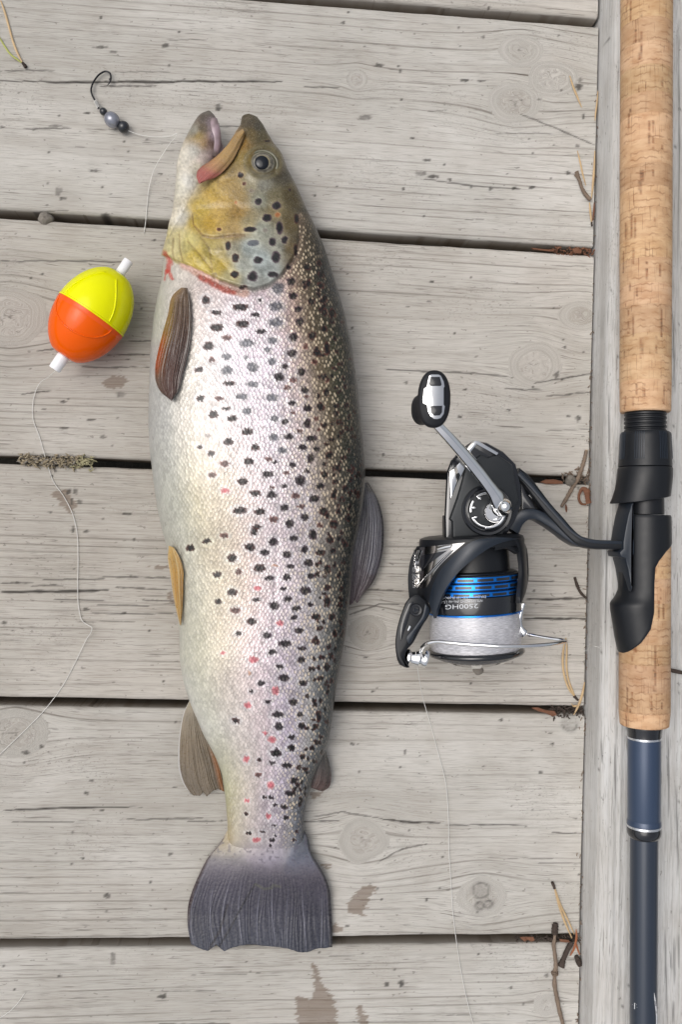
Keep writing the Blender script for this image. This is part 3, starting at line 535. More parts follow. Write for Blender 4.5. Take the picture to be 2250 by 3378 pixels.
# lower jaw and throat
JL = np.array([(686,366.5),(664,371),(646,397),(626,428),(603,473),(590,514),(580,555),(575,606),(570,667),(560,734),(552,790),(543,840),(534,900),(532,960),(540,1010)], float)
JR = np.array([(690,366.5),(705,379),(716,402),(717,433),(720,468),(706,510),(696,545),(690,600),(684,660),(668,740),(650,800),(632,860),(610,920),(585,970),(560,1010)], float)
yj = np.linspace(366.6, 1008, 230); jl, jr = smoothed(yj, JL, 6), smoothed(yj, JR, 6); jl[0], jr[0] = 687, 690
hj = (jr-jl)/2*MM*.95; Tj = hj*np.interp(yj, [366, 420, 560, 700, 900, 1008], [.85, .75, .82, .86, .7, .15]); Tj[:10] *= np.sqrt(np.linspace(.05, 1, 10))
zj = np.interp(yj, [366, 450, 700, 900, 1008], [.016, .0175, .0175, .013, .011])
V2 = loft(yj, jl, jr, Tj, zj, 130)
def relief(v, px, py, main):
    """gill cover, cheek plate, eye socket, folds: pushed up or down where they lie"""
    up = (np.arange(v.shape[1])[None, :] > 0)+0*px; h = np.zeros(px.shape)
    gp, t = segdist(px, py, GILL); inside = py < gill_y(px)
    hd = sstep(-30, -60, px-gill_y(px)*0-1010)                       # fades out towards the nape
    h += np.where(inside, .0021*np.exp(-gp/95)*sstep(0, 7, gp), -.0011*np.exp(-(gp/16)**2))*sstep(1010, 950, px)
    pp, t = segdist(px, py, PREOP); ab = (py < np.interp(px, *np.array(PREOP, float).T, left=700, right=700))
    h += np.where(ab, .0009*np.exp(-pp/60)*sstep(0, 6, pp), -.0006*np.exp(-(pp/9)**2))*sstep(900, 820, px)*(px > 600)
    for c, a, wd in [([(608,770),(618,830),(640,880),(655,900)],-.0008,6),([(590,775),(592,820),(605,866)],-.0006,6),([(618,795),(660,842),(698,890),(702,915)],-.0009,6),([(668,790),(700,840),(690,830)],-.0004,8),([(690,835),(720,850),(760,905)],-.0005,7),
                     ([(736,565),(766,530),(782,494),(800,455)],-.0012,8),([(575,560),(572,640),(568,720)],-.0006,7),([(725,600),(800,575),(812,540)],-.0005,10),([(730,800),(740,830),(700,845)],-.0004,6),([(800,700),(770,660),(720,640)],-.0003,12)]:
        d, t = segdist(px, py, c); h += a*np.exp(-(d/wd)**2)
    de = np.hypot((px-866)/1.08, py-541); h += .0016*np.exp(-((de-52)/15)**2)-.0016*sstep(52, 28, de)
    h += .0009*np.exp(-((px-640)**2+(py-850)**2)/(26**2))+.0008*np.exp(-((px-672)**2+(py-858)**2)/(22**2))
    h += .0007*(fbm(px*.02, py*.02, 3)-.5)*sstep(40, -40, py-gill_y(px))
    h += .0010*(fbm(px*.008+5, py*.006, 3)-.5)
    lat = np.abs(px-np.interp(py, [950,1500,2000,2400,2850],[965,930,905,892,872])); h -= .00025*np.exp(-(lat/7)**2)*(py > 960)
    return h
def finish_body(v, main):
    px, py = proj(v)
    nrm = np.cross(np.gradient(v, axis=1), np.gradient(v, axis=0)); nrm /= np.linalg.norm(nrm, axis=-1)[..., None]+1e-12
    if nrm[nrm.shape[0]//2, nrm.shape[1]//2, 2] < 0: nrm = -nrm
    h = relief(v, px, py, main)*(nrm[..., 2] > -.2)
    v = v+nrm*h[..., None]; v[..., 2] = np.maximum(v[..., 2], .0006)
    gy = gill_y(px); t = sstep(-4, 10, py-gy)
    if not main: t = sstep(0, 60, py-900)
    col = head_col(px, py)*(1-t[..., None])+body_col(px, np.maximum(py, 900))*t[..., None]
    # flushed gill opening, blood by the throat
    gp, _ = segdist(px, py, [(603,872),(644,893),(674,912),(725,940),(782,962),(810,966)])
    k = sstep(21, 9, gp+6*(vnoise(px*.05, py*.05)-.5))*(py > gy-2); col = col*(1-k[..., None])+k[..., None]*lin((206,172,160))
    gp, _ = segdist(px, py, [(660,913),(700,935),(735,952),(772,965)]); k = .75*sstep(15, 2, gp+16*(fbm(px*.06+3, py*.06, 3)-.5))*(py > gy-2); col = col*(1-k[..., None])+k[..., None]*lin((168,58,44))
    for seg, r in [([(552,838),(556,868),(553,888)],9),([(548,892),(542,922)],4),([(558,898),(568,922)],5)]:
        d, _ = segdist(px, py, seg); k = .75*sstep(r*1.6, r*.3, d+14*(fbm(px*.09, py*.07, 3)-.5)); col = col*(1-k[..., None])+k[..., None]*lin((186,52,38))
    # dark line under the gill cover and cheek plate margins
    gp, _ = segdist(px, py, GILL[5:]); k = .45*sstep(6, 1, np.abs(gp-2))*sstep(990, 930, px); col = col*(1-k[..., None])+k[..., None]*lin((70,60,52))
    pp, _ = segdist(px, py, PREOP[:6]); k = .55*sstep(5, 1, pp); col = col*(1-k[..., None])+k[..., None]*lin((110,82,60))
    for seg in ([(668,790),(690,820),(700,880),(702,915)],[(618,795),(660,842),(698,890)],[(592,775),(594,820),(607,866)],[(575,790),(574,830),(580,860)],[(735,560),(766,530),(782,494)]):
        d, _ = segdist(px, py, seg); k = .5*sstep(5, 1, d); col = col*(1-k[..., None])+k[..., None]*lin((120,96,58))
    de = np.hypot((px-866)/1.08, py-541); k = .6*sstep(9, 3, np.abs(de-53)); col = col*(1-k[..., None])+k[..., None]*lin((120,112,86))
    # mottling
    hm = (1-t)*(.75*(fbm(px*.028, py*.028, 4)-.5)+.55*(fbm(px*.16, py*.16, 2)-.5)); col = np.clip(col*(1+hm[..., None]), 0, 1)
    bm = t*(.16*(fbm(px*.02+9, py*.02, 3)-.5)); col = np.clip(col*(1+bm[..., None]), 0, 1)
    col, smk = paint_spots(px, py, col)
    xl_, xr_ = mono(py, OUT_L), mono(py, OUT_R); tt = np.clip((px-xl_)/(xr_-xl_), 0, 1)
    scl = t*np.interp(tt, [0, .08, .25, .5, .78, .95, 1], [.15, .4, .55, .8, 1.0, .9, .35])*sstep(2850, 2700, py)
    # scale coordinates: along and round the body, in scale widths
    su = np.r_[0, np.cumsum(np.linalg.norm(np.diff(v[:, v.shape[1]//2], axis=0), axis=-1))][:, None]+0*px
    sv = np.cumsum(np.r_['1,2', np.zeros((v.shape[0], 1)), np.linalg.norm(np.diff(v, axis=1), axis=-1)], axis=1); sv = sv-sv[:, [v.shape[1]//2]]
    sc = .00175; a, b = su/sc*.62, sv/sc
    uvw = np.stack([(a+b)*.7071, (a-b)*.7071, 0*a], -1)
    return v, col, scl, uvw, tt, smk
t = NT('trout_skin')
col = t.attr('col', 'Color'); scl = t.attr('scl'); uv = t.attr('v_scale', 'Vector'); back = t.attr('tt')
vo = t.n('ShaderNodeTexVoronoi', voronoi_dimensions='2D', feature='F1'); t.l(uv, vo.inputs['Vector']); vo.inputs['Scale'].default_value = 1; vo.inputs['Randomness'].default_value = .62
vd = t.n('ShaderNodeTexVoronoi', voronoi_dimensions='2D', feature='DISTANCE_TO_EDGE'); t.l(uv, vd.inputs['Vector']); vd.inputs['Scale'].default_value = 1; vd.inputs['Randomness'].default_value = .62
rnd = t.sep(vo.outputs['Color'])
fine = t.noise(uv, 2.6, 3, .6); mid = t.noise(uv, .25, 2)
edge = t.range(vd.outputs['Distance'], .02, .16, 1, 0)
ek = t.math('MULTIPLY', scl, t.math('MULTIPLY', edge, t.range(back, .30, .8, .34, .72)))
c = t.mix(ek, col, t.mix(.25, (.018,.014,.010), col))
lum = t.math('MULTIPLY', t.math('ADD', scl, .12), t.math('MULTIPLY_ADD', rnd[0], .55, -.28))
br = t.math('ADD', 1.0, lum)
c = t.mix(1.0, c, t.vec(br, br, br), 'MULTIPLY')
# pale scale centres on the flank, their glints painted into the colour
gl = t.math('MULTIPLY', t.math('MULTIPLY', scl, t.range(vo.outputs['Distance'], .50, .12)), t.math('MULTIPLY', t.range(rnd[1], .35, .75), t.range(back, .30, .80, .30, .75)))
gl = t.math('MULTIPLY', t.math('MULTIPLY', gl, t.range(back, .86, .97, 1, .25)), t.math('MULTIPLY_ADD', t.attr('spm'), -.92, 1.0))
c = t.mix(gl, c, t.mix(t.range(back, .5, .8), tuple(lin((246, 242, 236))*.95), tuple(lin((242, 222, 190))*.9)))
c = t.mix(t.math('MULTIPLY', t.range(fine, .52, .75), t.math('MULTIPLY_ADD', t.attr('spm'), -.2, .22)), c, (.66, .64, .60))
gr = t.range(t.noise(uv, 1.15, 3, .7), .30, .70, .80, 1.16); c = t.mix(t.math('ADD', .12, t.math('MULTIPLY', scl, .8)), c, t.mix(1.0, c, t.vec(gr, gr, gr), 'MULTIPLY'))
h = t.math('MULTIPLY', t.math('SUBTRACT', .7, vo.outputs['Distance']), t.math('MULTIPLY_ADD', scl, 1.0, .05))
po = t.pos(); hd_ = t.math('SUBTRACT', 1.0, t.math('MINIMUM', t.math('MULTIPLY', scl, 3.0), 1.0)); h = t.math('ADD', h, t.math('MULTIPLY', hd_, t.math('ADD', t.math('MULTIPLY', t.noise(po, 420, 4, .65), 1.5), t.math('MULTIPLY', t.noise(po, 1500, 2), .5)))); h = t.math('ADD', h, t.math('MULTIPLY', fine, .22)); h = t.math('ADD', h, t.math('MULTIPLY', rnd[2], t.math('MULTIPLY', scl, .5)))
nb = t.bump(h, .58, .0006)
SKIN = t.done(t.bsdf(c, t.math('MULTIPLY_ADD', mid, .18, .22), t.math('MULTIPLY', t.math('MULTIPLY', scl, .35), t.math('MULTIPLY_ADD', t.attr('spm'), -.9, t.range(back, .95, .7))), .42, t.math('MULTIPLY_ADD', hd_, .14, .16), .08, nrm=nb))
trout = empty('trout', P(857, 1700, 0), 'whole brown trout with black and red spots lying on the planks, mouth open', 'fish')
parts = []
vs, cs, ss, us, ts, qs, ms, off = [], [], [], [], [], [], [], 0
for v, mn in ((V1, True), (V2, False)):
    v, col_, scl_, uvw, tt, smk = finish_body(v, mn); ms.append(smk.ravel())
    if not mn: scl_ = scl_*0
    vs.append(v.reshape(-1, 3)); cs.append(col_.reshape(-1, 3)); ss.append(scl_.ravel()); us.append(uvw.reshape(-1, 3)); ts.append(tt.ravel())
    qs.append(gridq(v.shape[0], v.shape[1], True, off)); off += len(vs[-1])
BV = np.vstack(vs); BPX, BPY = proj(BV)
me = fastmesh('body', BV, np.vstack(qs), dict(col=(lambda q: np.maximum(q*.90-.024, q*.28))(np.vstack(cs)), scl=np.concatenate(ss), v_scale=np.vstack(us), tt=np.concatenate(ts), spm=np.concatenate(ms)))
put('body', me, SKIN, trout)
def surf(px, py):
    m = np.where((np.abs(BPX-px) < 12) & (np.abs(BPY-py) < 12))[0]
    return BV[m[np.argmax(BV[m, 2])]] if len(m) else P(px, py, .02)
# ---- fins
t = NT('fin_skin'); col = t.attr('col', 'Color'); ray = t.attr('ray'); v = t.pos()
n = t.noise(v, 700, 3)
c = t.mix(t.math('MULTIPLY', t.range(n, .4, .7), .09), col, (.30, .28, .27))
FIN = t.done(t.bsdf(c, t.math('MULTIPLY_ADD', n, .2, .20), 0, .45, .30, .10, nrm=t.bump(t.math('ADD', n, t.math('MULTIPLY', ray, 1.6)), .45, .0006)))
def resamp(p, n): return smoothpath(p, n)
def fin(name, L, R, zL, zR, nray, c0, c1, c2, end=None, nu=110, nv=110, hump=.0012, amp=.0004, edge=None, wob=.5, stripe=1.0, rf=(0, .2), rs=.6):
    """rays run from the root (v=0) to the free margin (v=1) between two rails"""
    l, r = resamp(L, nv), resamp(R, nv); u = np.linspace(0, 1, nu)[None, :]; vv = np.linspace(0, 1, nv)[:, None]
    px = l[:, [0]]*(1-u)+r[:, [0]]*u; py = l[:, [1]]*(1-u)+r[:, [1]]*u
    if end is not None:
        e = np.interp(u, np.linspace(0, 1, len(end)), end)+5*(fbm(u*22, u*0+3, 2)-.5); py = py+e*vv**5
    ph = u*nray+wob*2.4*(fbm(u*9+vv*.6, vv*1.5+u*2, 3)-.5)
    ray = (.5+.5*np.cos(2*np.pi*ph))*(.35+.8*vnoise(u*31+5, vv*2+u*7)); fine = vnoise(ph*3.1+30, vv*3+u*3)
    if isinstance(zL, float):                                            # lies on the flank
        zz = np.array([[max(surf(a, b)[2], zL) for a, b in zip(px[i, ::6], py[i, ::6])] for i in range(0, nv, 6)])
        zz = zz+zR
        k = np.array([np.interp(np.arange(nu), np.arange(0, nu, 6), r_) for r_ in zz]); zbase = np.array([np.interp(np.arange(nv), np.arange(0, nv, 6), k[:, j]) for j in range(nu)]).T
        zL, zR = [0, 0], [0, 0]
    else: zbase = 0
    zl = np.interp(vv, np.linspace(0, 1, len(zL)), zL); zr = np.interp(vv, np.linspace(0, 1, len(zR)), zR)
    z = zbase+zl*(1-u)+zr*u+hump*np.sin(np.pi*u)+amp*(ray-.5)*sstep(*rf, vv)*np.minimum(1, 1.3-vv*.4)+.0005*(fbm(u*6, vv*4, 2)-.5)
    z = np.maximum(z, .0012)
    top = P(px, py, z); bot = top.copy(); bot[..., 2] = np.maximum(bot[..., 2]-.0005, .0004)
    cc = [lin(c) for c in (c0, c1, c2)]
    w0 = np.interp(vv, [0, .5, 1], [1, 0, 0]); w1 = np.interp(vv, [0, .5, 1], [0, 1, 0]); w2 = 1-w0-w1
    col = w0[..., None]*cc[0]+w1[..., None]*cc[1]+w2[..., None]*cc[2]+0*px[..., None]
    stripe = stripe*(.15+.85*sstep(*rf, vv)); col = col*(1+stripe*(-.28+.42*ray+.40*(fine-.5))+.6*(fbm(u*5+2, vv*5, 3)-.5))[..., None]
    if edge is not None: col = edge(u+0*vv, vv+0*u, col, px, py)
    V = np.concatenate([top.reshape(-1, 3), bot.reshape(-1, 3)]); n = nu*nv
    q = [gridq(nv, nu)[:, ::-1], gridq(nv, nu, False, n)]
    rim = np.r_[np.arange(nu), np.arange(1, nv)*nu+nu-1, (nv-1)*nu+np.arange(nu-2, -1, -1), np.arange(nv-2, 0, -1)*nu]
    r2 = np.roll(rim, -1); q.append(np.stack([rim, r2, r2+n, rim+n], -1))
    me = fastmesh(name, V, np.vstack(q), dict(col=np.r_[np.clip(col, .004, 1).reshape(-1, 3)]*1.0 if False else np.r_[np.clip(col, .004, 1).reshape(-1, 3), np.clip(col, .004, 1).reshape(-1, 3)]*.78, ray=np.tile((ray*sstep(*rf, vv)*rs+0*z).ravel(), 2)))
    return put(name, me, FIN, trout)
def mixc(col, k, c): return col*(1-k[..., None])+k[..., None]*lin(c)
def tail_edge(u, v, col, px, py):
    bc = body_col(px, np.minimum(py, 2868)); k = sstep(.42, .20, v+.10*(fbm(u*7, v*7, 3)-.5)-.05*np.sin(np.pi*u))[..., None]; col = col*(1-k)+bc*k*(.9+.3*vnoise(u*40, v*30))[..., None]
    dd = sstep(.45, .25, v)*(vnoise(px*.11, py*.11) > .80); col = mixc(col, .5*dd, (84,78,92))
    k = sstep(.032, .010, u+.012*(vnoise(v*14, v*0+2)-.5))*sstep(.0, .12, v)*sstep(.95, .7, v); col = mixc(col, .85*k, (52,30,26))
    k = sstep(.972, .988, u+.01*(vnoise(v*14, v*0+7)-.5)); col = mixc(col, .8*k, (34,30,30))
    for q in range(26):
        u0 = .03+.037*q+.012*math.sin(q*2.7); d = np.abs(u-u0-.01*np.sin(v*5+q)); k = sstep(.0035, .0012, d)*sstep(.30+.3*((q*37) % 11)/11, .75, v)*sstep(1.05, .9, v); col = mixc(col, .6*k, (34,34,42) if q % 3 else (150,150,164))
    d, _ = segdist(px, py, [(840,2918),(800,2985),(760,3060),(715,3135)]); col = mixc(col, .75*sstep(5, 1, d), (30,28,32))
    d, _ = segdist(px, py, [(750,2985),(725,3070),(690,3130)]); col = mixc(col, .7*sstep(6, 1, d), (34,28,28))
    d, _ = segdist(px, py, [(842,2917),(870,2932),(896,2930),(900,2920),(924,2925)]); col = mixc(col, .75*sstep(6, 2, d), (84,84,76))
    return col
fin('tail_fin', [(752,2735),(735,2765),(719,2789),(689,2824),(658,2881),(638,2927),(622,2978),(618,3054),(630,3122)], [(1000,2735),(1014,2760),(1020,2784),(1025,2812),(1051,2855),(1071,2891),(1087,2937),(1092,2988),(1096,3064),(1096,3122)],
    [.0075,.0075,.006,.004,.004], [.0075,.0075,.006,.004,.004], 36, (134,127,134), (72,68,80), (62,65,77), [-6,8,14,-6,18,4,-4,-6,-5,-2,0,5,10,18,20,8,6,2], 300, 170, .0022, .00022, tail_edge, 1.9, .30, (.25, .8), .22)
def dors_edge(u, v, col, px, py):
    k = sstep(.90, .985, u); col = mixc(col, .85*k, (28,28,30))
    d, _ = segdist(px, py, [(1222,1640),(1238,1720),(1240,1790),(1225,1880)]); return mixc(col, .55*sstep(24, 8, d), (128,128,138))
fin('dorsal_fin', [(1198,1592),(1180,1700),(1162,1800),(1152,1900),(1150,1990)], [(1216,1592),(1248,1652),(1264,1715),(1266,1772),(1258,1853),(1236,1915),(1192,1984)],
    [.020,.018,.015,.012], [.014,.010,.008,.007], 11, (84,84,86), (100,98,104), (98,84,88), [4,6,2,-8,4,-6,-14], 110, 150, .002, .0004, dors_edge, 1.0, .40, (0, .2), .4)
fin('adipose_fin', [(1056,2470),(1040,2530),(1026,2598)], [(1074,2474),(1087,2520),(1093,2564),(1086,2596),(1064,2612)], [.014,.012,.010], [.009,.007,.006], 3, (74,76,72), (88,80,76), (92,66,60), None, 50, 60, .0015, .0001, wob=.2)
def anal_edge(u, v, col, px, py):
    col = mixc(col, .8*sstep(.055, .02, u), (206,204,202)); k = sstep(.82, .96, u)*sstep(.45, .7, v); col = mixc(col, .75*k, (150,96,50))
    k = sstep(.16, .03, v); return mixc(col, .5*k, (150,140,110))
fin('anal_fin', [(628,2303),(604,2355),(592,2416),(587,2483),(590,2544),(607,2592),(622,2612)], [(646,2318),(672,2390),(700,2470),(722,2530),(734,2580),(740,2606)],
    [.013,.008,.005,.004], [.013,.011,.009,.006], 13, (160,150,132), (126,112,92), (112,100,84), [0,10,14,16,4,18,8,0,-6,0,6], 130, 120, .0015, .0004, anal_edge, 1.4, .38, (0, .4), .35)
def pelv_edge(u, v, col, px, py): return mixc(mixc(col, .6*sstep(.25, .05, u), (214,184,128)), .45*sstep(.55, .62, u)*sstep(.75, .68, u), (222,196,140))
fin('pelvic_fin', [(556,1800),(553,1836),(562,1900),(568,1944),(580,2010),(593,2062)], [(572,1806),(590,1836),(603,1880),(603,1925),(601,2002),(597,2064)], .012, .0012, 4, (196,160,92), (184,138,64), (176,140,72), None, 50, 90, .001, .0003, pelv_edge)
def pect_edge(u, v, col, px, py):
    k = sstep(.42, .05, u+.1*(vnoise(u*9, v*9)-.5)); col = mixc(col, .65*k*sstep(1, .3, v), (152,118,62)); k2 = sstep(.3, .02, u)*sstep(.35, .5, v)*sstep(.8, .65, v); col = mixc(col, .75*k2, (168,74,34))
    d = np.abs(u-.93); col = mixc(col, .7*sstep(.035, .01, d), (150,146,140)); return mixc(col, .7*sstep(.965, .99, u), (40,32,30))
sp0 = surf(612, 960)[2]
fin('pectoral_fin', [(598,948),(572,970),(552,1040),(530,1120),(519,1165),(511,1216),(514,1262),(535,1300),(562,1317)], [(618,950),(628,1000),(630,1079),(624,1140),(612,1195),(599,1245),(586,1296),(570,1317)],
    .02, .0022, 11, (116,94,72), (80,54,44), (78,48,40), [0,4,6,0,-4], 110, 130, .003, .0005, pect_edge, .9, .40, (0, .2), .4)
# ---- head pieces
def skinmat(name, c1, c2, r=.22, sc=420, coat=.3):
    t = NT(name); v = t.pos(); n = t.noise(v, sc, 3); n2 = t.noise(v, sc*.25, 2)
    return t.done(t.bsdf(t.mix(t.range(n2, .35, .65), tuple(alb(c1, .8)), tuple(alb(c2, .8))), t.math('MULTIPLY_ADD', n, .2, r), 0, .5, coat, .12, nrm=t.bump(n, .35, .0006)))
mx = fin('maxilla', [(801,424),(778,440),(757,468),(725,504),(692,532),(664,552),(650,570),(647,588)], [(808,440),(800,462),(784,496),(767,528),(740,562),(712,588),(686,603),(664,606)],
    [surf(806,432)[2]+.0006, surf(775,475)[2]+.0012, surf(735,525)[2]+.0025, surf(690,570)[2]+.006], [surf(812,445)[2]+.0006, surf(790,490)[2]+.0012, surf(755,540)[2]+.0020, surf(700,590)[2]+.004], 3, (168,136,84), (178,144,92), (186,116,104), [-6,2,8,2,-16], 60, 120, .0024, .00008, lambda u, v, c, px, py: mixc(mixc(c, .8*sstep(.68, .82, v+.15*(u-.5)), (176,96,90)), .35*sstep(.10, .02, np.minimum(u, 1-u)), (120,80,56)), .15, .15)
mx['label'] = 'ochre upper jaw plate with a reddish rear end'
ML = skinmat('mouth_lining', (176,156,156), (140,118,118))
v, f = slab([(708,395),(722,440),(738,478),(745,500),(712,535),(690,552),(672,556),(690,500),(700,450)], .0165, .004, .003, 40); put('mouth_lining', pymesh('mouth_lining', v, f), ML, trout)
tg = skinmat('tongue_skin', (172,150,158), (118,104,100))
v, f = tube([P(704,392,.021), P(708,430,.021), P(709,470,.020), P(700,515,.018)], [.0022,.0034,.0036,.003], 12, 30, .7); put('tongue', pymesh('tongue', v, f), tg, trout)
# ---- eye
ec = surf(866, 541); em = mpp(866, 541, ec[2])
def dome(cx, cy, rx, ry, z0, h, n=56, m=12, inner=0.0):
    k = np.linspace(1, inner, m); th = np.linspace(0, 2*np.pi, n, endpoint=False); c = P(cx, cy, z0); R = []
    for s in k: R.append(np.c_[c[0]+rx*s*np.cos(th), c[1]+ry*s*np.sin(th), z0+h*np.sqrt(max(0, 1-s*s))+0*th])
    f = [tuple(x) for x in gridq(m, n, True)]+[tuple((m-1)*n+np.arange(n))]
    return np.vstack(R), f
zt = np.median(BV[np.hypot(BPX-866, BPY-541) < 46][:, 2]); zt = np.percentile(BV[(np.hypot(BPX-866, BPY-541) < 46) & (BV[:, 2] > .01)][:, 2], 60)
t = NT('iris_skin'); v = t.pos(); n = t.noise(v, 500, 4); rad = t.attr('rad')
c = t.mix(t.range(n, .35, .65), tuple(alb((92,88,76))), tuple(alb((136,130,114))))
c = t.mix(t.range(rad, .60, .44, 0, 1), c, tuple(alb((150,138,104)))); c = t.mix(t.range(rad, .93, .78, 1, 0), c, tuple(alb((140,138,122)))); c = t.mix(t.math('MULTIPLY', t.range(t.math('ABSOLUTE', t.math('SUBTRACT', rad, .72)), .08, .03), .6), c, tuple(alb((66,60,48))))
IRIS = t.done(t.bsdf(c, .18, 0, .6, .6, .05))
v, f = dome(866, 541, 44*em, 40*em, zt-.0016, .0046, 64, 16); me = pymesh('eye', v, f, True, None)
a = me.attributes.new('rad', 'FLOAT', 'POINT'); a.data.foreach_set('value', np.repeat(np.linspace(1, 0, 16), 64).astype(np.float32))
eye = put('eye', me, IRIS, trout)
PUP = NT('pupil_lens'); PUP = PUP.done(PUP.bsdf((.004,.006,.010), .05, 0, .35, .15, .02))
v, f = dome(864, 536, 25*em, 24*em, zt+.0019, .0014, 40, 10); put('pupil', pymesh('pupil', v, f, True, None), PUP, eye)
RIM = skinmat('eyelid_skin', (128,126,106), (104,102,82))
th = np.linspace(0, 2*np.pi, 49)[:-1]; c0 = P(866, 541, zt)
ring = np.c_[c0[0]+49*em*np.cos(th), c0[1]+44*em*np.sin(th), zt-.0002+.0004*np.cos(th)]
n2 = 8; tb = np.linspace(0, 2*np.pi, n2, endpoint=False); rd = np.c_[np.cos(th), np.sin(th), 0*th]
v = (ring[:, None, :]+.0008*(np.cos(tb)[None, :, None]*rd[:, None, :]+np.sin(tb)[None, :, None]*np.array([0, 0, 1.])[None, None, :])).reshape(-1, 3)
n1 = len(th); f = [(i*n2+j, i*n2+(j+1) % n2, ((i+1) % n1)*n2+(j+1) % n2, ((i+1) % n1)*n2+j) for i in range(n1) for j in range(n2)]
put('eyelid', pymesh('eyelid', v, f, True, None), RIM, trout)
# ------------------------------------------------------------------ tackle materials
MATTE = simple('graphite_black', (.0085,.0098,.0125), .40, 0, .32, .04, 2200, .15, .12, .0002)
PANEL = simple('graphite_grey', (.024,.027,.030), .46, .25, .4, 0, 2600, .18, .10, .0002)
GLOSS = simple('gloss_black', (.008,.009,.012), .12, 0, .6, .5, 800, .1, .02, .0001)
SLATE = simple('slate_blue_plastic', (.016,.022,.032), .34, .1, .4, .05, 2000, .12, .08, .0002)
RUBB = simple('soft_black_rubber', (.010,.011,.014), .55, 0, .3, 0, 2600, .2, .2, .0003)
CHROME = simple('chrome', (.90,.90,.90), .06, 1, .5, 0, 400, .05, .03, .0002)
GUN = simple('smoked_chrome', (.46,.45,.44), .09, 1, .5, .2, 400, .08, .04, .0002)
BLUE = simple('blue_anodised_metal', (.004,.20,.72), .22, .85, .5, .3, 1500, .12, .05, .0001)
NAVY = simple('dark_blue_metal', (.006,.012,.028), .26, .6, .5, .2, 1500, .12, .05, .0001)
WHITEP = simple('white_plastic', (.80,.80,.82), .40, 0, .5, .1, 700, .04, .05, .0002)
PRINT = simple('pale_print', (.55,.57,.60), .5)
SILVER = simple('silver_band', (.60,.62,.65), .28, .8)
t = NT('wound_nylon'); v = t.sep(t.pos()); along = t.attr('ax'); ang = t.attr('an')
n = t.noise(t.vec(t.math('MULTIPLY', along, 3400), t.math('MULTIPLY', ang, 7.0)), 1, 3, .6); n2 = t.noise(t.vec(t.math('MULTIPLY', along, 1400), t.math('MULTIPLY', ang, 16.0)), 1, 2)
WOUND = t.done(t.bsdf(t.mix(t.range(n, .35, .68), (.37,.37,.395), (.66,.655,.69)), .30, .1, .5, .2, nrm=t.bump(t.math('ADD', n, t.math('MULTIPLY', n2, .7)), .4, .0004)))
t = NT('nylon_line'); n = t.noise(t.pos(), 300, 2)
NYLON = t.done(t.bsdf(t.mix(n, (.56,.55,.52), (.74,.73,.70)), .25, 0, .5, .2))
# ------------------------------------------------------------------ the rod
ZR = HB+.0149
def rx(py): return np.interp(py, [0, 2390, 3378], [2137, 2129, 2127])
RA, RB = P(rx(-900), -900, ZR), P(rx(4300), 4300, ZR); RB = RA+(P(rx(3378), 3378, ZR)-P(rx(0), 0, ZR))/np.linalg.norm(P(rx(3378), 3378, ZR)-P(rx(0), 0, ZR))*np.linalg.norm(RB-RA)
rax = (RB-RA)/np.linalg.norm(RB-RA); rleft = np.cross([0, 0, 1.], rax); rleft /= np.linalg.norm(rleft)
if rleft[0] > 0: rleft = -rleft
rup = np.cross(rax, rleft); rup = rup if rup[2] > 0 else -rup
def RT(py): return float((P(rx(py), py, ZR)-RA) @ rax)               # distance along the rod
KR = mpp(2130, 1500, ZR)                                               # metres per pixel there
def rring(t, r, th):                                                   # th = 0 left, pi/2 up, pi right
    return RA+rax*t+r*(np.cos(th)*rleft+np.sin(th)*rup)
def rlathe(prof, n=64):
    th = np.linspace(0, 2*np.pi, n, endpoint=False)
    v = np.concatenate([np.array([rring(RT(y), r*KR, a) for a in th]) for y, r in prof])
    return v, [tuple(x) for x in gridq(len(prof), n, True)]+[tuple(range(n))[::-1], tuple((len(prof)-1)*n+np.arange(n))]
rod = empty('fishing_rod', P(2130, 1700, HB), 'cork handled fishing rod with dark blue blank lying along the raised edge board', 'fishing rod')
t = NT('cork'); al, an, sd_ = t.attr('ax'), t.attr('an'), t.attr('sd')
def V(a, b, c=0): return t.vec(t.math('MULTIPLY', al, a), t.math('MULTIPLY', an, b), t.math('ADD', sd_, c))
base = t.noise(V(160, 1.6), 1, 3); growth = t.noise(V(520, 2.2), 1, 3, .6); gr2 = t.noise(V(950, 1.5, 4), 1, 2)
wob = t.noise(V(40, 4.5, 2), 1, 2); ph = t.math('ADD', t.math('MULTIPLY', al, 1500), t.math('MULTIPLY', wob, 6.0))
ln = t.math('POWER', t.math('MULTIPLY_ADD', t.math('SINE', ph), .5, .5), 10); ln = t.math('MULTIPLY', ln, t.range(t.noise(V(120, 1.6, 7), 1, 2), .42, .60))
pit = t.range(t.noise(V(85, 24, 11), 1, 3, .55), .665, .70); pit = t.math('MULTIPLY', pit, t.range(t.noise(V(60, 2.6, 3), 1, 2), .40, .55))
lens = t.range(t.noise(V(38, 42, 21), 1, 2, .5), .668, .70)
pk = t.math('MAXIMUM', t.math('MAXIMUM', pit, lens), t.attr('pit'))
c = t.mix(t.range(base, .3, .7), tuple(alb((203,163,124), .82)), tuple(alb((223,187,149), .82)))
c = t.mix(t.math('MULTIPLY', t.range(growth, .5, .7), .35), c, tuple(alb((176,124,80))))
c = t.mix(t.math('MULTIPLY', t.range(gr2, .55, .75), .25), c, tuple(alb((232,194,148))))
c = t.mix(t.math('MULTIPLY', ln, .5), c, tuple(alb((140,96,60))))
c = t.mix(t.math('MULTIPLY', pk, .82), c, t.mix(t.range(gr2, .35, .6), tuple(alb((72,40,26))), tuple(alb((150,92,56)))))
hs_ = t.math('SUBTRACT', t.math('MULTIPLY', growth, .3), t.math('ADD', pk, t.math('MULTIPLY', ln, .5)))
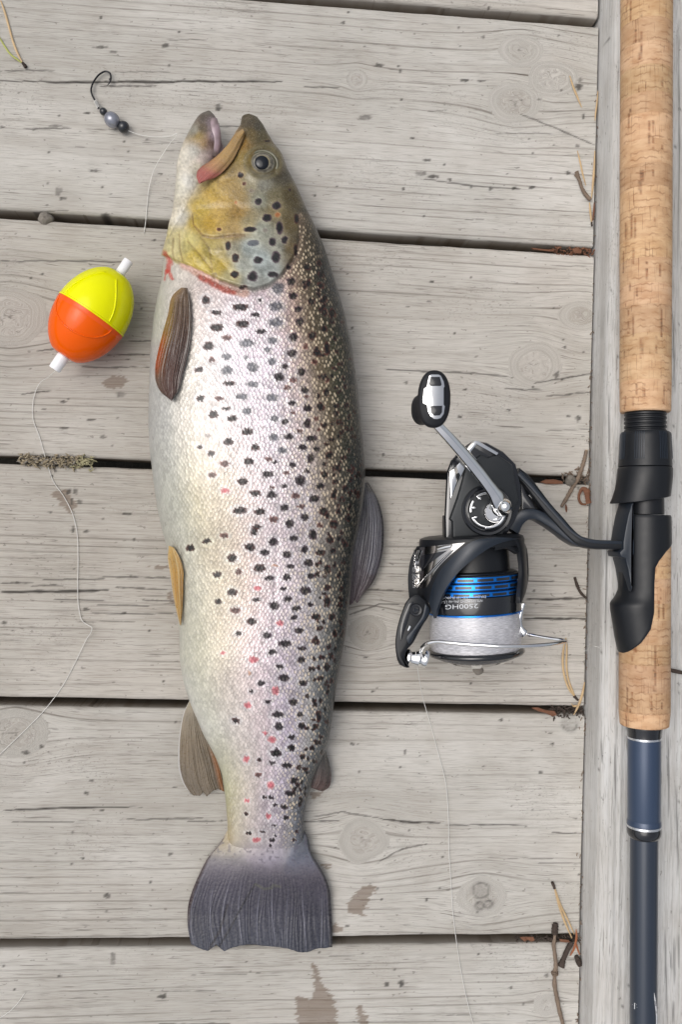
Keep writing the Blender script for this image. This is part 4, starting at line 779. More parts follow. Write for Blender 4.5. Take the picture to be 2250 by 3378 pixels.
c = t.mix(1.0, c, t.attr('tint', 'Color'), 'MULTIPLY')
CORK = t.done(t.bsdf(c, .62, 0, .3, nrm=t.bump(hs_, .5, .0006)))
PITS = [(2097,100,150,6),(2115,105,195,7),(2121,140,190,3),(2078,360,420,4),(2143,400,490,4),(2156,400,490,4),(2110,60,80,5),(2136,5,30,6),(2116,30,75,4),(2070,0,60,4),(2083,0,65,3),(2115,565,640,7),(2124,560,600,4),(2156,560,590,3),(2188,480,490,5),(2190,240,290,3),
        (2085,705,790,4),(2067,735,790,4),(2098,720,790,4),(2164,710,730,4),(2092,810,870,4),(2138,805,920,2),(2182,800,910,3),(2058,830,900,4),(2119,1115,1180,7),(2170,1110,1165,5),(2076,1025,1100,3),(2092,1020,1110,3),(2146,1015,1100,3),(2185,1020,1110,4),(2103,1268,1300,5),(2129,1265,1315,3),(2089,1310,1350,4),(2193,1275,1330,5),(2063,1310,1350,5),(2105,950,975,5),(2080,930,960,3),(2062,1120,1190,2),
        (2168,1825,1890,5),(2184,1885,1975,3),(2175,1985,2040,6),(2192,1990,2040,5),(2163,2130,2280,7),(2100,2120,2150,5),(2091,2140,2180,5),(2070,2270,2395,4),(2085,2275,2350,5),(2153,2280,2345,3),(2188,2278,2345,3),(2117,2345,2380,3),(2134,2345,2360,3),(2101,2190,2205,5)]
def cork_ring(y0, y1, r0, r1, seed, chamf0=1.2, chamf1=1.2):
    n, m = 84, 26; yy = np.linspace(y0, y1, m); th = np.linspace(0, 2*np.pi, n, endpoint=False)
    r = np.interp(yy, [y0, y1], [r0, r1]); r = r-np.where(yy-y0 < 2.2, chamf0*(1-(yy-y0)/2.2), 0)-np.where(y1-yy < 2.2, chamf1*(1-(y1-yy)/2.2), 0)
    TT = np.array([RT(y) for y in yy])
    v = RA+rax*TT[:, None, None]+(r*KR)[:, None, None]*(np.cos(th)[None, :, None]*rleft+np.sin(th)[None, :, None]*rup)
    px, py = proj(v); pit = np.zeros(px.shape); up = np.sin(th)[None, :] > -.1
    for x, a, b, wd in PITS:
        if b < y0-2 or a > y1+2: continue
        d, tp = segdist(px+4*(vnoise(py*.09+x, px*.03)-.5), py, [(x, a), (x-2, b)]); pit = np.maximum(pit, sstep(wd*.75, wd*.25, d)*up*(.55+.45*vnoise(py*.12+x, px*.05)))
    v = v-(.0005*pit)[..., None]*(np.cos(th)[None, :, None]*rleft+np.sin(th)[None, :, None]*rup)
    V = np.concatenate([v.reshape(-1, 3), [RA+rax*TT[0], RA+rax*TT[-1]]]); k = n*m
    q = gridq(m, n, True); j = np.arange(n); j2 = (j+1) % n
    caps = np.concatenate([np.stack([j2, j, j*0+k], -1), np.stack([(m-1)*n+j, (m-1)*n+j2, j*0+k+1], -1)])
    A = dict(ax=np.repeat(TT, n), an=np.tile(np.where(th > np.pi, th-2*np.pi, th)+0, m), pit=pit.ravel(), sd=np.full(k, seed*13.7))
    f = .84+.26*random.random(); tint = np.array([f*1.0, f*(.97+.05*random.random()), f*(.94+.08*random.random())])
    A = {a: np.r_[b, b[:1], b[:1]] for a, b in A.items()}; A['tint'] = np.tile(tint, (k+2, 1))
    me = bpy.data.meshes.new('cork_ring'); me.from_pydata([tuple(p) for p in V.tolist()], [], [tuple(x) for x in q.tolist()]+[tuple(x) for x in caps.tolist()]); me.update()
    me.polygons.foreach_set('use_smooth', [True]*len(me.polygons)); me.set_sharp_from_angle(angle=math.radians(40))
    for nme, a in A.items():
        if a.ndim == 1: at = me.attributes.new(nme, 'FLOAT', 'POINT'); at.data.foreach_set('value', a.astype(np.float32))
        else: at = me.attributes.new(nme, 'FLOAT_COLOR', 'POINT'); at.data.foreach_set('color', np.c_[a, np.ones(len(a))].astype(np.float32).ravel())
    put('cork_ring', me, CORK, rod)
yb = [-260,-175,-95,-15,35,98,175,250,338,405,490,566,640,708,806,870,952,1020,1112,1182,1262,1361]
for i in range(len(yb)-1): cork_ring(yb[i], yb[i+1], 80.5-(yb[i] > 900)*1.0, 80.5-(yb[i+1] > 900)*1.0-(i == len(yb)-2)*1.5, i, .7, .7 if i < len(yb)-2 else 3.5)
yb2 = [1770,1868,1905,1985,2040,2118,2185,2272,2342,2392]
for i in range(len(yb2)-1): cork_ring(yb2[i], yb2[i+1], 79, 79-(i == len(yb2)-2)*4, 40+i, .7, .7 if i < len(yb2)-2 else 3)
# reel seat
pr = [(1355, 60)]
for i in range(5):
    y = 1362+i*14; pr += [(y, 63), (y+3, 65.5), (y+8, 65.5), (y+11, 61.5), (y+13.5, 61.5)]
pr += [(1436, 62)]
v, f = rlathe(pr); put('thread', pymesh('thread', v, f, True, 40), MATTE, rod)
def shell(prof, rfun, n=96, closed=True):
    th = np.linspace(0, 2*np.pi, n, endpoint=False)
    v = np.concatenate([np.array([rring(RT(y), rfun(y, r, a)*KR, a) for a in th]) for y, r in prof])
    return v, [tuple(x) for x in gridq(len(prof), n, True)]+[tuple(range(n))[::-1], tuple((len(prof)-1)*n+np.arange(n))]
v, f = rlathe([(1424, 66), (1426, 74), (1432, 77), (1440, 78), (1530, 82.5), (1539, 83), (1540, 82)]); nut = put('locking_nut', pymesh('locking_nut', v, f, True, 40), MATTE, rod)
ribs = []
for c0 in (.95, 1.92, 2.8, 0.1, -.8, -1.7, -2.6):
    for k in range(5):
        a = c0+(k-2)*.085; w = .026
        L = []
        for y, h in ((1428, 0), (1434, 1), (1512, 1), (1519, 0)):
            r0 = np.interp(y, [1432, 1530], [77, 82.5])
            L += [rring(RT(y), (r0-1.5)*KR, a-w), rring(RT(y), (r0+2.4*h-.3)*KR, a-w*.6), rring(RT(y), (r0+2.4*h-.3)*KR, a+w*.6), rring(RT(y), (r0-1.5)*KR, a+w)]
        ribs.append((L, [(i*4+j, i*4+(j+1) % 4, (i+1)*4+(j+1) % 4, (i+1)*4+j) for i in range(3) for j in range(4)]+[(0,1,2,3), (12,15,14,13)]))
v, f = joinvf(ribs); put('grip_rib', pymesh('grip_rib', v, f, True, 30), SLATE, nut)
def hood_r(y, r, a):
    k = np.interp(y, [1541, 1590, 1640, 1662], [.0, 5, 22, 34]); lobe = max(0, math.cos(a))**1.6
    return r+k*lobe
def hood_shell():
    n = 96; th = np.linspace(0, 2*np.pi, n, endpoint=False); V = []
    for y, r in [(1541, 80), (1542.5, 83), (1548, 84.5), (1575, 84), (1610, 81), (1635, 79), (1648, 77.5), (1650, 74), (1645, 62)]:
        for a in th:
            yy = y+np.interp(y, [1541, 1600, 1650], [0, 2, 13])*math.cos(a)     # slanted lower lip
            V.append(rring(RT(yy), hood_r(yy if y > 1600 else y, r, a)*KR, a))
    m = len(V)//n
    return np.array(V), [tuple(x) for x in gridq(m, n, True)]+[tuple(range(n))[::-1], tuple((m-1)*n+np.arange(n))]
v, f = hood_shell(); put('reel_hood', pymesh('reel_hood', v, f, True, 45), MATTE, rod)
def flat_r(y, r, a):                                                   # flat on the side where the reel foot sits
    c = math.cos(a); return min(r, 52/c) if c > .01 else r
v, f = shell([(1640, 58), (1696, 59), (1697, 56)], flat_r, 96); put('seat_barrel', pymesh('seat_barrel', v, f, True, 40), MATTE, rod)
# seat body: a sleeve whose right margin sweeps down across the cork
bnd = np.array([(1700,1.0),(1750,1.0),(1793,.93),(1816,.48),(1846,.14),(1870,-.02),(1926,-.05),(2012,-.06),(2066,-.19),(2110,-.50),(2140,-.83),(2152,-.99)])
def seat_body():
    m, n = 70, 60; yy = np.linspace(1699, 2150, m); V = []; A0 = -math.radians(75)
    for y in yy:
        xb = np.interp(y, bnd[:, 0], bnd[:, 1]); a1 = max(math.acos(np.clip(-xb, -1, 1)), .06)
        if y < 1793: a1 = np.interp(y, [1699, 1755, 1793], [math.pi*1.25, math.pi*1.2, math.acos(-.93)])
        a0 = A0*np.interp(y, [1699, 2100, 2150], [1, 1, .1])
        for k in range(n):
            a = a0+(a1-a0)*k/(n-1)
            r = np.interp(y, [1699, 1705, 1800, 2150], [77, 80, 82, 82.2])
            lip = np.interp(y, [1945, 1968, 1990, 2010, 2060, 2110, 2150], [0, 10, 27, 26, 18, 10, 1])*max(0, math.cos(a))**1.4
            cut = np.interp(y, [1699, 1930, 1962, 1985], [80.3, 80.3, 86, 200])
            c = math.cos(a); rr_ = r+lip
            if c > .02: rr_ = min(rr_, cut/c)
            if k >= n-2: rr_ -= (k-(n-2))*1.0+.6
            V.append(rring(RT(y), rr_*KR, a))
    out = np.array(V); ax = RA+((out-RA) @ rax)[:, None]*rax; inn = ax+(out-ax)*.93; k = m*n
    q = [gridq(m, n), gridq(m, n, False, k)[:, ::-1]]
    rim = np.r_[np.arange(n), np.arange(1, m)*n+n-1, (m-1)*n+np.arange(n-2, -1, -1), np.arange(m-2, 0, -1)*n]; r2 = np.roll(rim, -1)
    q.append(np.stack([rim, rim+k, r2+k, r2], -1))
    return np.r_[out, inn], [tuple(x) for x in np.vstack(q)]
v, f = seat_body(); put('reel_seat', pymesh('reel_seat', v, f, True, 38), MATTE, rod)
# winding check, wrap, ferrule, blank
v, f = rlathe([(2386, 40), (2388, 57), (2392, 57.5), (2402, 56), (2415, 53.5), (2430, 52.5), (2431, 48)]); put('winding_check', pymesh('winding_check', v, f, True, 40), GLOSS, rod)
v, f = rlathe([(2428, 48), (2429.5, 52.6), (2436, 52.6), (2437.5, 48)]); put('silver_ring', pymesh('silver_ring', v, f, True, 40), SILVER, rod)
t = NT('blue_grey_lacquer'); n = t.noise(t.pos(), 1500, 3)
LAC = t.done(t.bsdf(t.mix(n, (.030,.050,.095), (.040,.064,.115)), .36, .25, .5, .25, .25, nrm=t.bump(n, .05, .0001)))
t = NT('dark_slate_lacquer'); n = t.noise(t.pos(), 1500, 3)
LAC2 = t.done(t.bsdf(t.mix(n, (.022,.031,.048), (.029,.039,.059)), .32, .2, .5, .35, .2, nrm=t.bump(n, .05, .0001)))
v, f = rlathe([(2434, 46), (2436, 51), (2500, 51), (2716, 50.6), (2722, 49)]); put('handle_section', pymesh('handle_section', v, f, True, 40), LAC, rod)
v, f = rlathe([(2718, 48.6), (2720, 52.6), (2727, 53.2), (2729, 50)]); put('silver_ring', pymesh('silver_ring', v, f, True, 40), SILVER, rod)
v, f = rlathe([(2702, 50.8), (2708, 52.6), (2719, 53)]); put('lacquer_lip', pymesh('lacquer_lip', v, f, True, 60), LAC, rod)
v, f = rlathe([(2727, 49), (2728.5, 53.4), (2738, 54), (2748, 53), (2756, 49.5), (2762, 45), (2764, 42)]); put('ferrule', pymesh('ferrule', v, f, True, 60), GLOSS, rod)
v, f = rlathe([(2756, 40), (2758, 43.6), (3378, 42), (4200, 39), (4202, 37)]); put('blank', pymesh('blank', v, f, True, 40), LAC2, rod)
def decal(poly, rad, name, mat, parent):
    poly = np.asarray(poly, float); c = []
    for x, y in poly:
        s = np.clip((x-rx(y))/rad, -1, 1); c.append(rring(RT(y), (rad+.25)*KR, math.acos(-s)))
    n = len(c)//2; lo = c[:n]; hi = c[n:][::-1]
    v = np.array(lo+hi); f = [(i, i+1, n+i+1, n+i) for i in range(n-1)]
    put(name, pymesh(name, v, f, True, None), mat, parent)
decal([(2144,3254),(2145,3275),(2150,3310),(2153,3335),(2153,3380),(2153,3460),(2160,3460),(2160,3380),(2160,3335),(2156,3310),(2150,3275),(2144.6,3254)], 42.3, 'white_chevron', WHITEP, rod)
for seg in ([(2089,3296),(2089,3316),(2090.4,3316),(2090.4,3296)],[(2091,3294),(2094,3298),(2094.8,3300),(2092,3296)],[(2086,3306),(2095,3306),(2095,3307.2),(2086,3307.2)]): decal(seg, 42.3, 'blank_lettering', PRINT, rod)
# ------------------------------------------------------------------ the reel, lying on its side
reel = empty('spinning_reel', P(1570, 1950, 0), 'black and blue spinning reel with chrome crank handle lying on the planks beside the trout', 'fishing reel')
ZS = .034
SA, SB = P(1555, 1770, ZS), P(1572, 2190, ZS-.001); sax = (SB-SA)/np.linalg.norm(SB-SA); KS = mpp(1570, 2000, ZS)
sl_ = np.cross([0, 0, 1.], sax); sl_ /= np.linalg.norm(sl_); sl_ = sl_ if sl_[0] < 0 else -sl_; su_ = np.cross(sl_, sax); su_ = su_ if su_[2] > 0 else -su_
def ST(py): return float((P(np.interp(py, [1770, 2190], [1555, 1572]), py, ZS)-SA) @ sax)
def sring(t, r, th): return SA+sax*t+r*(np.cos(th)*sl_+np.sin(th)*su_)
def slathe(prof, n=72, k=1.0):
    th = np.linspace(0, 2*np.pi, n, endpoint=False)
    v = np.concatenate([np.array([sring(ST(y), r*KS, a) for a in th]) for y, r in prof])
    return v, [tuple(x) for x in gridq(len(prof), n, True)]+[tuple(range(n))[::-1], tuple((len(prof)-1)*n+np.arange(n))]
def onspool(px, py, r):
    z = np.full(np.shape(px), ZS+.01)
    for _ in range(8):
        p = P(px, py, z); tt = (p-SA) @ sax; d = p-SA-tt[..., None]*sax; s = d @ sl_
        z = .5*z+.5*((SA+sax*tt[..., None])[..., 2]+np.sqrt(np.maximum((r*KS)**2-s**2, 0)))
    return P(px, py, z)
# spool
spool = put('spool', pymesh('spool', *slathe([(1800, 60), (1806, 118), (1880, 121), (1884, 138), (1890, 150), (1893, 151), (1894, 146)]), True, 40), MATTE, reel)
for i, (a, b) in enumerate([(1894, 1911), (1917, 1935), (1941, 1957)]):
    v, f = slathe([(a-3, 142), (a-1, 147), (a, 151.2), (b-1.5, 151.6), (b, 147), (b+2, 142)], 96); put('blue_ring', pymesh('blue_ring', v, f, True, 40), BLUE, spool)
v, f = slathe([(1885, 143), (1958, 145)]); put('ring_core', pymesh('ring_core', v, f, True, 40), NAVY, spool)
def patch(y0, y1, a0, a1, r, name, mat, par, n=10):
    th = np.linspace(a0, a1, n); v = [sring(ST(y), rr_*KS, a) for y, rr_ in ((y0, r-3), (y0, r), (y1, r), (y1, r-3)) for a in th]
    f = [tuple(x) for x in gridq(4, n)]; put(name, pymesh(name, v, f, True, 40), mat, par)
for i, (ya, yb_) in enumerate([(1898, 1907), (1921, 1930), (1945, 1953)]):
    for k in range(8):
        a = 1.02-.05*i+.41*(k-3); patch(ya, yb_, a, a+.34, 152.0, 'ring_slot', GLOSS, spool)
v, f = slathe([(1957, 146), (1959, 152.4), (1963, 153), (2008, 153.5), (2012, 152.6), (2013, 148)], 96); put('label_band', pymesh('label_band', v, f, True, 40), GLOSS, spool)
v, f = slathe([(2012, 148), (2013.5, 153), (2018, 153), (2020, 149)], 96); put('blue_trim', pymesh('blue_trim', v, f, True, 40), BLUE, spool)
m, n = 60, 96; yy = np.linspace(2019, 2144, m); th = np.linspace(0, 2*np.pi, n, endpoint=False)
r = 143.5+3.5*np.sin(np.linspace(0, np.pi, m))+.5*rng.random(m)
v = np.concatenate([np.array([sring(ST(y), q*KS, a) for a in th]) for y, q in zip(yy, r)])
me = fastmesh('wound_line', v, gridq(m, n, True)[:, ::-1], dict(ax=np.repeat([ST(y) for y in yy], n), an=np.tile(np.abs(th-np.pi), m))); put('wound_line', me, WOUND, spool)
v, f = slathe([(2136, 120), (2139, 152), (2144, 157), (2150, 158), (2158, 152), (2160, 130)], 96); put('spool_lip', pymesh('spool_lip', v, f, True, 50), GLOSS, spool)
v, f = slathe([(2158, 120), (2160, 140), (2168, 128), (2176, 108), (2178, 80)], 96); put('lip_face', pymesh('lip_face', v, f, True, 50), NAVY, spool)
v, f = slathe([(2172, 100), (2176, 98), (2186, 84), (2193, 62), (2195, 20)], 72); kn = put('drag_knob', pymesh('drag_knob', v, f, True, 50), GUN, spool)
for k in range(6):
    a = .3+k*math.pi/3; L = [sring(ST(y), q*KS, a+s) for y, q in ((2178, 101), (2186, 94), (2194, 74)) for s in (-.16, .16)]
    put('knob_lug', pymesh('knob_lug', np.array(L), [(0,1,3,2), (2,3,5,4)], True, 40), CHROME, kn)
def spool_text(body, y0, x0, x1, h, name):
    cu = bpy.data.curves.new(name, 'FONT'); cu.body = body; cu.size = 1; cu.resolution_u = 3
    o = bpy.data.objects.new(name, cu); C.objects.link(o); dg = bpy.context.evaluated_depsgraph_get()
    me = bpy.data.meshes.new_from_object(o.evaluated_get(dg)); bpy.data.objects.remove(o)
    import bmesh
    bm = bmesh.new(); bm.from_mesh(me); bmesh.ops.triangulate(bm, faces=bm.faces); bmesh.ops.subdivide_edges(bm, edges=[e for e in bm.edges if e.calc_length() > .35], cuts=2, use_grid_fill=False); bm.to_mesh(me); bm.free()
    co = np.array([q.co[:] for q in me.vertices]); tx, ty = co[:, 0], co[:, 1]; wd = tx.max()-tx.min()
    px = x0-(tx-tx.min())/wd*(x0-x1); py = y0+ty/.70*h
    p = onspool(px, py-(px-1560)*.040, 154.2); me.vertices.foreach_set('co', p.astype(np.float32).ravel()); me.update()
    put(name, me, PRINT, spool)
spool_text('2500HG', 1992, 1578, 1470, 15, 'model_lettering')
spool_text('NYLON MONO (No.-m) 2.5-150', 1979, 1592, 1446, 8, 'capacity_lettering')
spool_text('DIA.(mm-m) 0.25-160 (lb-yds.) 6-200', 1966.5, 1604, 1440, 8, 'capacity_lettering')
# rotor: cup behind the spool, two arms wrapped round it
rotor = put('rotor', pymesh('rotor', *slathe([(1762, 90), (1766, 150), (1772, 166), (1785, 170), (1800, 169), (1803, 160), (1800, 128), (1796, 60)], 96), True, 40), MATTE, reel)
def wrap(L, R, r0, r1, thick, n=40, m=14):
    l, r = smoothpath(L, n), smoothpath(R, n); u = np.linspace(0, 1, m)[None, :]
    px = l[:, [0]]*(1-u)+r[:, [0]]*u; py = l[:, [1]]*(1-u)+r[:, [1]]*u
    rad = np.linspace(r0, r1, n)[:, None]+3.5*np.sin(np.pi*u)
    out = onspool(px.ravel(), py.ravel(), (rad+0*px).ravel()); tt = (out-SA) @ sax; axp = SA+tt[:, None]*sax; d = out-axp
    inn = axp+d*(1-thick/(np.linalg.norm(d, axis=1)/KS))[:, None]; k = n*m
    q = [gridq(n, m), gridq(n, m, False, k)[:, ::-1]]
    rim = np.r_[np.arange(m), np.arange(1, n)*m+m-1, (n-1)*m+np.arange(m-2, -1, -1), np.arange(n-2, 0, -1)*m]; r2 = np.roll(rim, -1)
    q.append(np.stack([rim, rim+k, r2+k, r2], -1)); return np.r_[out, inn], [tuple(x) for x in np.vstack(q)]
v, f = wrap([(1640,1772),(1560,1786),(1500,1832),(1455,1880),(1428,1930),(1415,1985)], [(1716,1776),(1640,1796),(1556,1850),(1502,1900),(1466,1952),(1432,2040)], 176, 182, 12); put('rotor_band', pymesh('rotor_band', v, f, True, 35), SLATE, rotor)
v, f = wrap([(1376,1802),(1360,1832),(1347,1896),(1348,1950),(1352,1985)], [(1568,1788),(1502,1832),(1458,1880),(1430,1932),(1417,1988)], 174, 178, 14); put('rotor_arm', pymesh('rotor_arm', v, f, True, 35), MATTE, rotor)
v, f = wrap([(1386,1806),(1370,1832),(1360,1896),(1362,1940)], [(1535,1790),(1490,1828),(1440,1880),(1408,1938)], 179, 182, 3); pl = put('chrome_plate', pymesh('chrome_plate', v, f, True, 35), GUN, rotor)
v, f = wrap([(1392,1832),(1386,1850),(1386,1870),(1387,1884)], [(1476,1816),(1440,1842),(1410,1866),(1390,1886)], 183, 184.5, 2); put('plate_recess', pymesh('plate_recess', v, f, True, 35), GLOSS, pl)
v, f = wrap([(1376,1815),(1368,1835),(1362,1890),(1361,1925)], [(1384,1815),(1377,1840),(1371,1890),(1368,1922)], 185, 186, 2); put('plate_edge', pymesh('plate_edge', v, f, True, 35), CHROME, pl)
v, f = wrap([(1440,1806),(1460,1800),(1490,1795)], [(1446,1818),(1468,1812),(1486,1808)], 186, 186, 2); put('plate_edge', pymesh('plate_edge', v, f, True, 35), CHROME, pl)
v, f = wrap([(1376,1936),(1400,1905),(1440,1862),(1490,1815)], [(1379,1941),(1404,1910),(1445,1866),(1494,1818)], 186, 186, 2); put('plate_edge', pymesh('plate_edge', v, f, True, 35), CHROME, pl)
v, f = wrap([(1690,1772),(1708,1800),(1720,1850),(1722,1900),(1716,1950),(1713,1990)], [(1722,1774),(1736,1800),(1744,1860),(1745,1900),(1737,1950),(1722,1990)], 170, 172, 12); put('rotor_arm', pymesh('rotor_arm', v, f, True, 35), MATTE, rotor)
v, f = wrap([(1640,1796),(1680,1794),(1712,1812)], [(1632,1816),(1676,1812),(1704,1828)], 166, 164, 8); put('rotor_brace', pymesh('rotor_brace', v, f, True, 35), MATTE, rotor)
def zsl(name, poly, z1, z0, mat, par, bev=.0007, sm=0, tilt=None, bi=0): 
    v, f = slab(poly, z1, z0, bev, sm, tilt, bi); return put(name, pymesh(name, v, f, True, 30), mat, par)
bail = zsl('bail_arm', [(1384,1962),(1406,1980),(1424,2012),(1416,2034),(1398,2062),(1382,2090),(1362,2126),(1345,2145),(1338,2165),(1342,2186),(1354,2203),(1334,2202),(1316,2180),(1306,2126),(1311,2079),(1327,2022),(1346,1980),(1362,1964)], .047, .034, MATTE, reel, .0016, 60, None, .0035)
zsl('arm_inset', [(1350,1990),(1362,1985),(1352,2030),(1336,2080),(1322,2115),(1320,2090),(1330,2040)], .0476, .046, GLOSS, bail, .0003, 40)
zsl('arm_rail', [(1404,1990),(1418,2012),(1408,2035),(1375,2080),(1348,2122),(1342,2112),(1368,2070),(1396,2026),(1400,2008)], .0482, .046, SLATE, bail, .0005, 50)
zsl('arm_chip', [(1352,2064),(1357,2068),(1348,2082),(1345,2080)], .0485, .046, SILVER, bail, .0002)
c = P(1372, 2012, .048); k2 = mpp(1372, 2012, .048)
v, f = lathe(c-[0, 0, .002], c+[0, 0, 1], [(0, 21*k2), (.0022, 21*k2), (.0028, 19*k2), (.0027, 13*k2), (.0016, 11*k2), (.0016, 1e-4)], 36, (0, 1, 0)); scr = put('screw', pymesh('screw', v, f, True, 40), GLOSS, bail)
for a in (0, 2.1, 4.2):
    v, f = tube([c+[0, 0, .0001], c+[8*k2*math.cos(a), 8*k2*math.sin(a), .0001]], .0003, 6); put('screw_slot', pymesh('screw_slot', v, f), SLATE, scr)
def hx(py0, xs, z, rs, n=40):                                          # small turned pieces whose axis runs left-right
    A = P(xs[0], py0, z); B = P(xs[-1], py0+5, z); L = np.linalg.norm(B-A); d = np.interp(xs, [xs[0], xs[-1]], [0, L])
    return lathe(A, B, list(zip(d, [q*KS for q in rs])), n)
v, f = hx(2168, [1340,1341,1347,1349,1352,1356,1374,1379,1380,1386,1392,1393], .0405, [20,26,28,27,24,21,26,28,27,26,22,12]); rol = put('line_roller', pymesh('line_roller', v, f, True, 40), CHROME, bail)
v, f = hx(2170, [1392,1394,1400,1412,1416,1417,1408], .0405, [20,26,29,28,22,14,12]); put('roller_nut', pymesh('roller_nut', v, f, True, 40), CHROME, bail)
wp = [(1388,2150,.046),(1396,2132,.053),(1412,2122,.058),(1435,2117,.061),(1480,2120,.066),(1538,2125,.0705),(1600,2129,.074),(1650,2132,.0755),(1700,2132,.0755),(1761,2130,.0735),(1815,2125,.069),(1852,2119,.0635),(1866,2116,.0595),(1858,2112,.057),(1830,2108,.053),(1785,2101,.047),(1743,2093,.042)]
v, f = tube([P(*q) for q in wp], [.0011,.0012,.0013]+[.00115]*14, 12, 130); put('bail_wire', pymesh('bail_wire', v, f, True, None), CHROME, reel)
v, f = tube([P(1727,1990,.041), P(1719,2020,.0415), P(1714,2050,.042), P(1718,2070,.042), P(1731,2090,.042), P(1738,2094,.042)], [.0018,.0017,.0019,.0020,.0028,.0014], 14, 60); put('bail_stalk', pymesh('bail_stalk', v, f, True, None), CHROME, reel)
# gearbox
ZG = .056
body = zsl('gearbox', [(1565,1452),(1609,1459),(1663,1488),(1706,1530),(1722,1600),(1724,1660),(1702,1720),(1672,1766),(1600,1772),(1471,1783),(1469,1704),(1476,1560),(1490,1520),(1530,1476)], .050, .020, GLOSS, reel, .0022, 0, None, .009)
zsl('side_cover', [(1545,1530),(1588,1500),(1612,1510),(1626,1503),(1650,1503),(1692,1532),(1700,1570),(1714,1650),(1690,1706),(1660,1764),(1496,1774),(1494,1720),(1486,1712),(1512,1640)], .0545, .045, PANEL, body, .0012)
zsl('side_face', [(1474,1700),(1492,1716),(1493,1778),(1474,1780)], .0475, .035, MATTE, body, .0008)
zsl('body_trim', [(1541,1481),(1566,1453),(1580,1454),(1648,1494),(1640,1503),(1574,1467),(1556,1490),(1556,1505)], .0535, .045, CHROME, body, .0009)
zsl('body_trim', [(1484,1556),(1518,1524),(1538,1546),(1512,1590),(1496,1630),(1487,1648)], .0525, .045, CHROME, body, .0009)
hub = P(1607, 1683, .055); kh = mpp(1607, 1683, .055)
v, f = lathe(hub-[0, 0, .002], hub+[0, 0, 1], [(0, 84*kh), (.0030, 83*kh), (.0036, 80*kh), (.0034, 72*kh), (.0026, 70*kh), (.0030, 66*kh), (.0026, 62*kh), (.0008, 60*kh), (.0006, 1e-4)], 80, (0, 1, 0)); hb = put('handle_hub', pymesh('handle_hub', v, f, True, 35), GLOSS, reel)
tb = np.linspace(0, 2*np.pi, 8, endpoint=False)
def arcbar(c, r, a0, a1, w, name, mat, par, zz=0.0):
    th = np.linspace(a0, a1, 30); pts = [c+[r*math.cos(a), r*math.sin(a), zz] for a in th]; v, f = tube(pts, w, 8, 40); put(name, pymesh(name, v, f, True, None), mat, par)
for a0, a1 in ((.9, 2.3), (2.6, 3.3), (3.6, 5.3)): arcbar(hub, 55*kh, a0, a1, .0008, 'hub_ring', CHROME, hb, .0010)
arcbar(hub, 57*kh, 4.6, 6.1, .0012, 'hub_ring', CHROME, hb, .0012)
cb = P(1630, 1690, .058); v, f = lathe(cb-[0, 0, .004], cb+[0, 0, 1], [(0, 34*kh), (.0045, 33*kh), (.0055, 29*kh), (.0055, 24*kh), (.004, 22*kh), (.004, 1e-4)], 48, (0, 1, 0)); put('crank_collar', pymesh('crank_collar', v, f, True, 40), CHROME, hb)
for a in (2.2, 3.0, 3.7): 
    q = hub+[46*kh*math.cos(a), 46*kh*math.sin(a), .0012]; v, f = dome(0, 0, 8*kh, 6*kh, 0, .0012, 14, 5); put('hub_stud', pymesh('hub_stud', v-P(0, 0, 0)+q, f, True, None), CHROME, hb)
# crank: a tapering chrome arm from the collar up to the knob
cp = np.array([(1660,1672,.0625,27),(1650,1655,.0645,30),(1632,1625,.067,24),(1610,1595,.0690,21),(1580,1556,.071,21),(1530,1496,.0745,20),(1480,1440,.0775,18),(1440,1398,.079,16)])
ca = np.array([P(x, y, z) for x, y, z, _ in cp])
def faceted(c, w, prof, n=70):
    q = smoothpath(np.c_[c, w], n); p, wd = q[:, :3], q[:, 3]; tg = np.gradient(p, axis=0); tg /= np.linalg.norm(tg, axis=1)[:, None]
    s = np.cross([0, 0, 1.], tg); s /= np.linalg.norm(s, axis=1)[:, None]; u = np.cross(tg, s)
    V = np.stack([p+s*(wd*a_)[:, None]+u*(wd*b_)[:, None] for a_, b_ in prof], 1).reshape(-1, 3); m = len(prof)
    return V, [tuple(x) for x in gridq(n, m, True)]+[tuple(range(m))[::-1], tuple((n-1)*m+np.arange(m))]
v, f = faceted(ca, cp[:, 3]*mpp(1550, 1500, .07), [(-1,-.2),(-.86,.10),(-.5,.36),(-.14,.54),(.0,.57),(.12,.555),(.84,.36),(.97,.12),(1,-.2),(.7,-.6),(-.7,-.6)]); crank = put('crank_arm', pymesh('crank_arm', v, f, True, 14), CHROME, reel)
v, f = dome(1658, 1671, 30*kh, 32*kh, .0605, .0095, 40, 10); put('crank_boss', pymesh('crank_boss', v, f, True, None), CHROME, crank)
# paddle knob seen end-on
def stack(sec, n=56, ex=2.3):
    th = np.linspace(0, 2*np.pi, n, endpoint=False); V = []
    for x, y, z, a, b, rot in sec:
        c = P(x, y, z); k = mpp(x, y, z); cx = np.sign(np.cos(th))*np.abs(np.cos(th))**(2/ex)*a*k; sy = np.sign(np.sin(th))*np.abs(np.sin(th))**(2/ex)*b*k
        V.append(np.c_[c[0]+cx*math.cos(rot)-sy*math.sin(rot), c[1]+cx*math.sin(rot)+sy*math.cos(rot), z+0*th])
    m = len(V); return np.vstack(V), [tuple(x) for x in gridq(m, n, True)]+[tuple(range(n))[::-1], tuple((m-1)*n+np.arange(n))]
v, f = stack([(1391,1352,.072,16,30,.05),(1391,1352,.0735,30,46,.05),(1392,1352,.076,35,50,.05),(1398,1346,.083,32,48,.05),(1412,1334,.092,34,58,.04),(1424,1324,.099,46,82,.02),(1431,1318,.104,53,93,0),(1433,1316,.107,54,94,0),(1434,1315,.109,51,91,0),(1434,1315,.1098,46,85,0)])
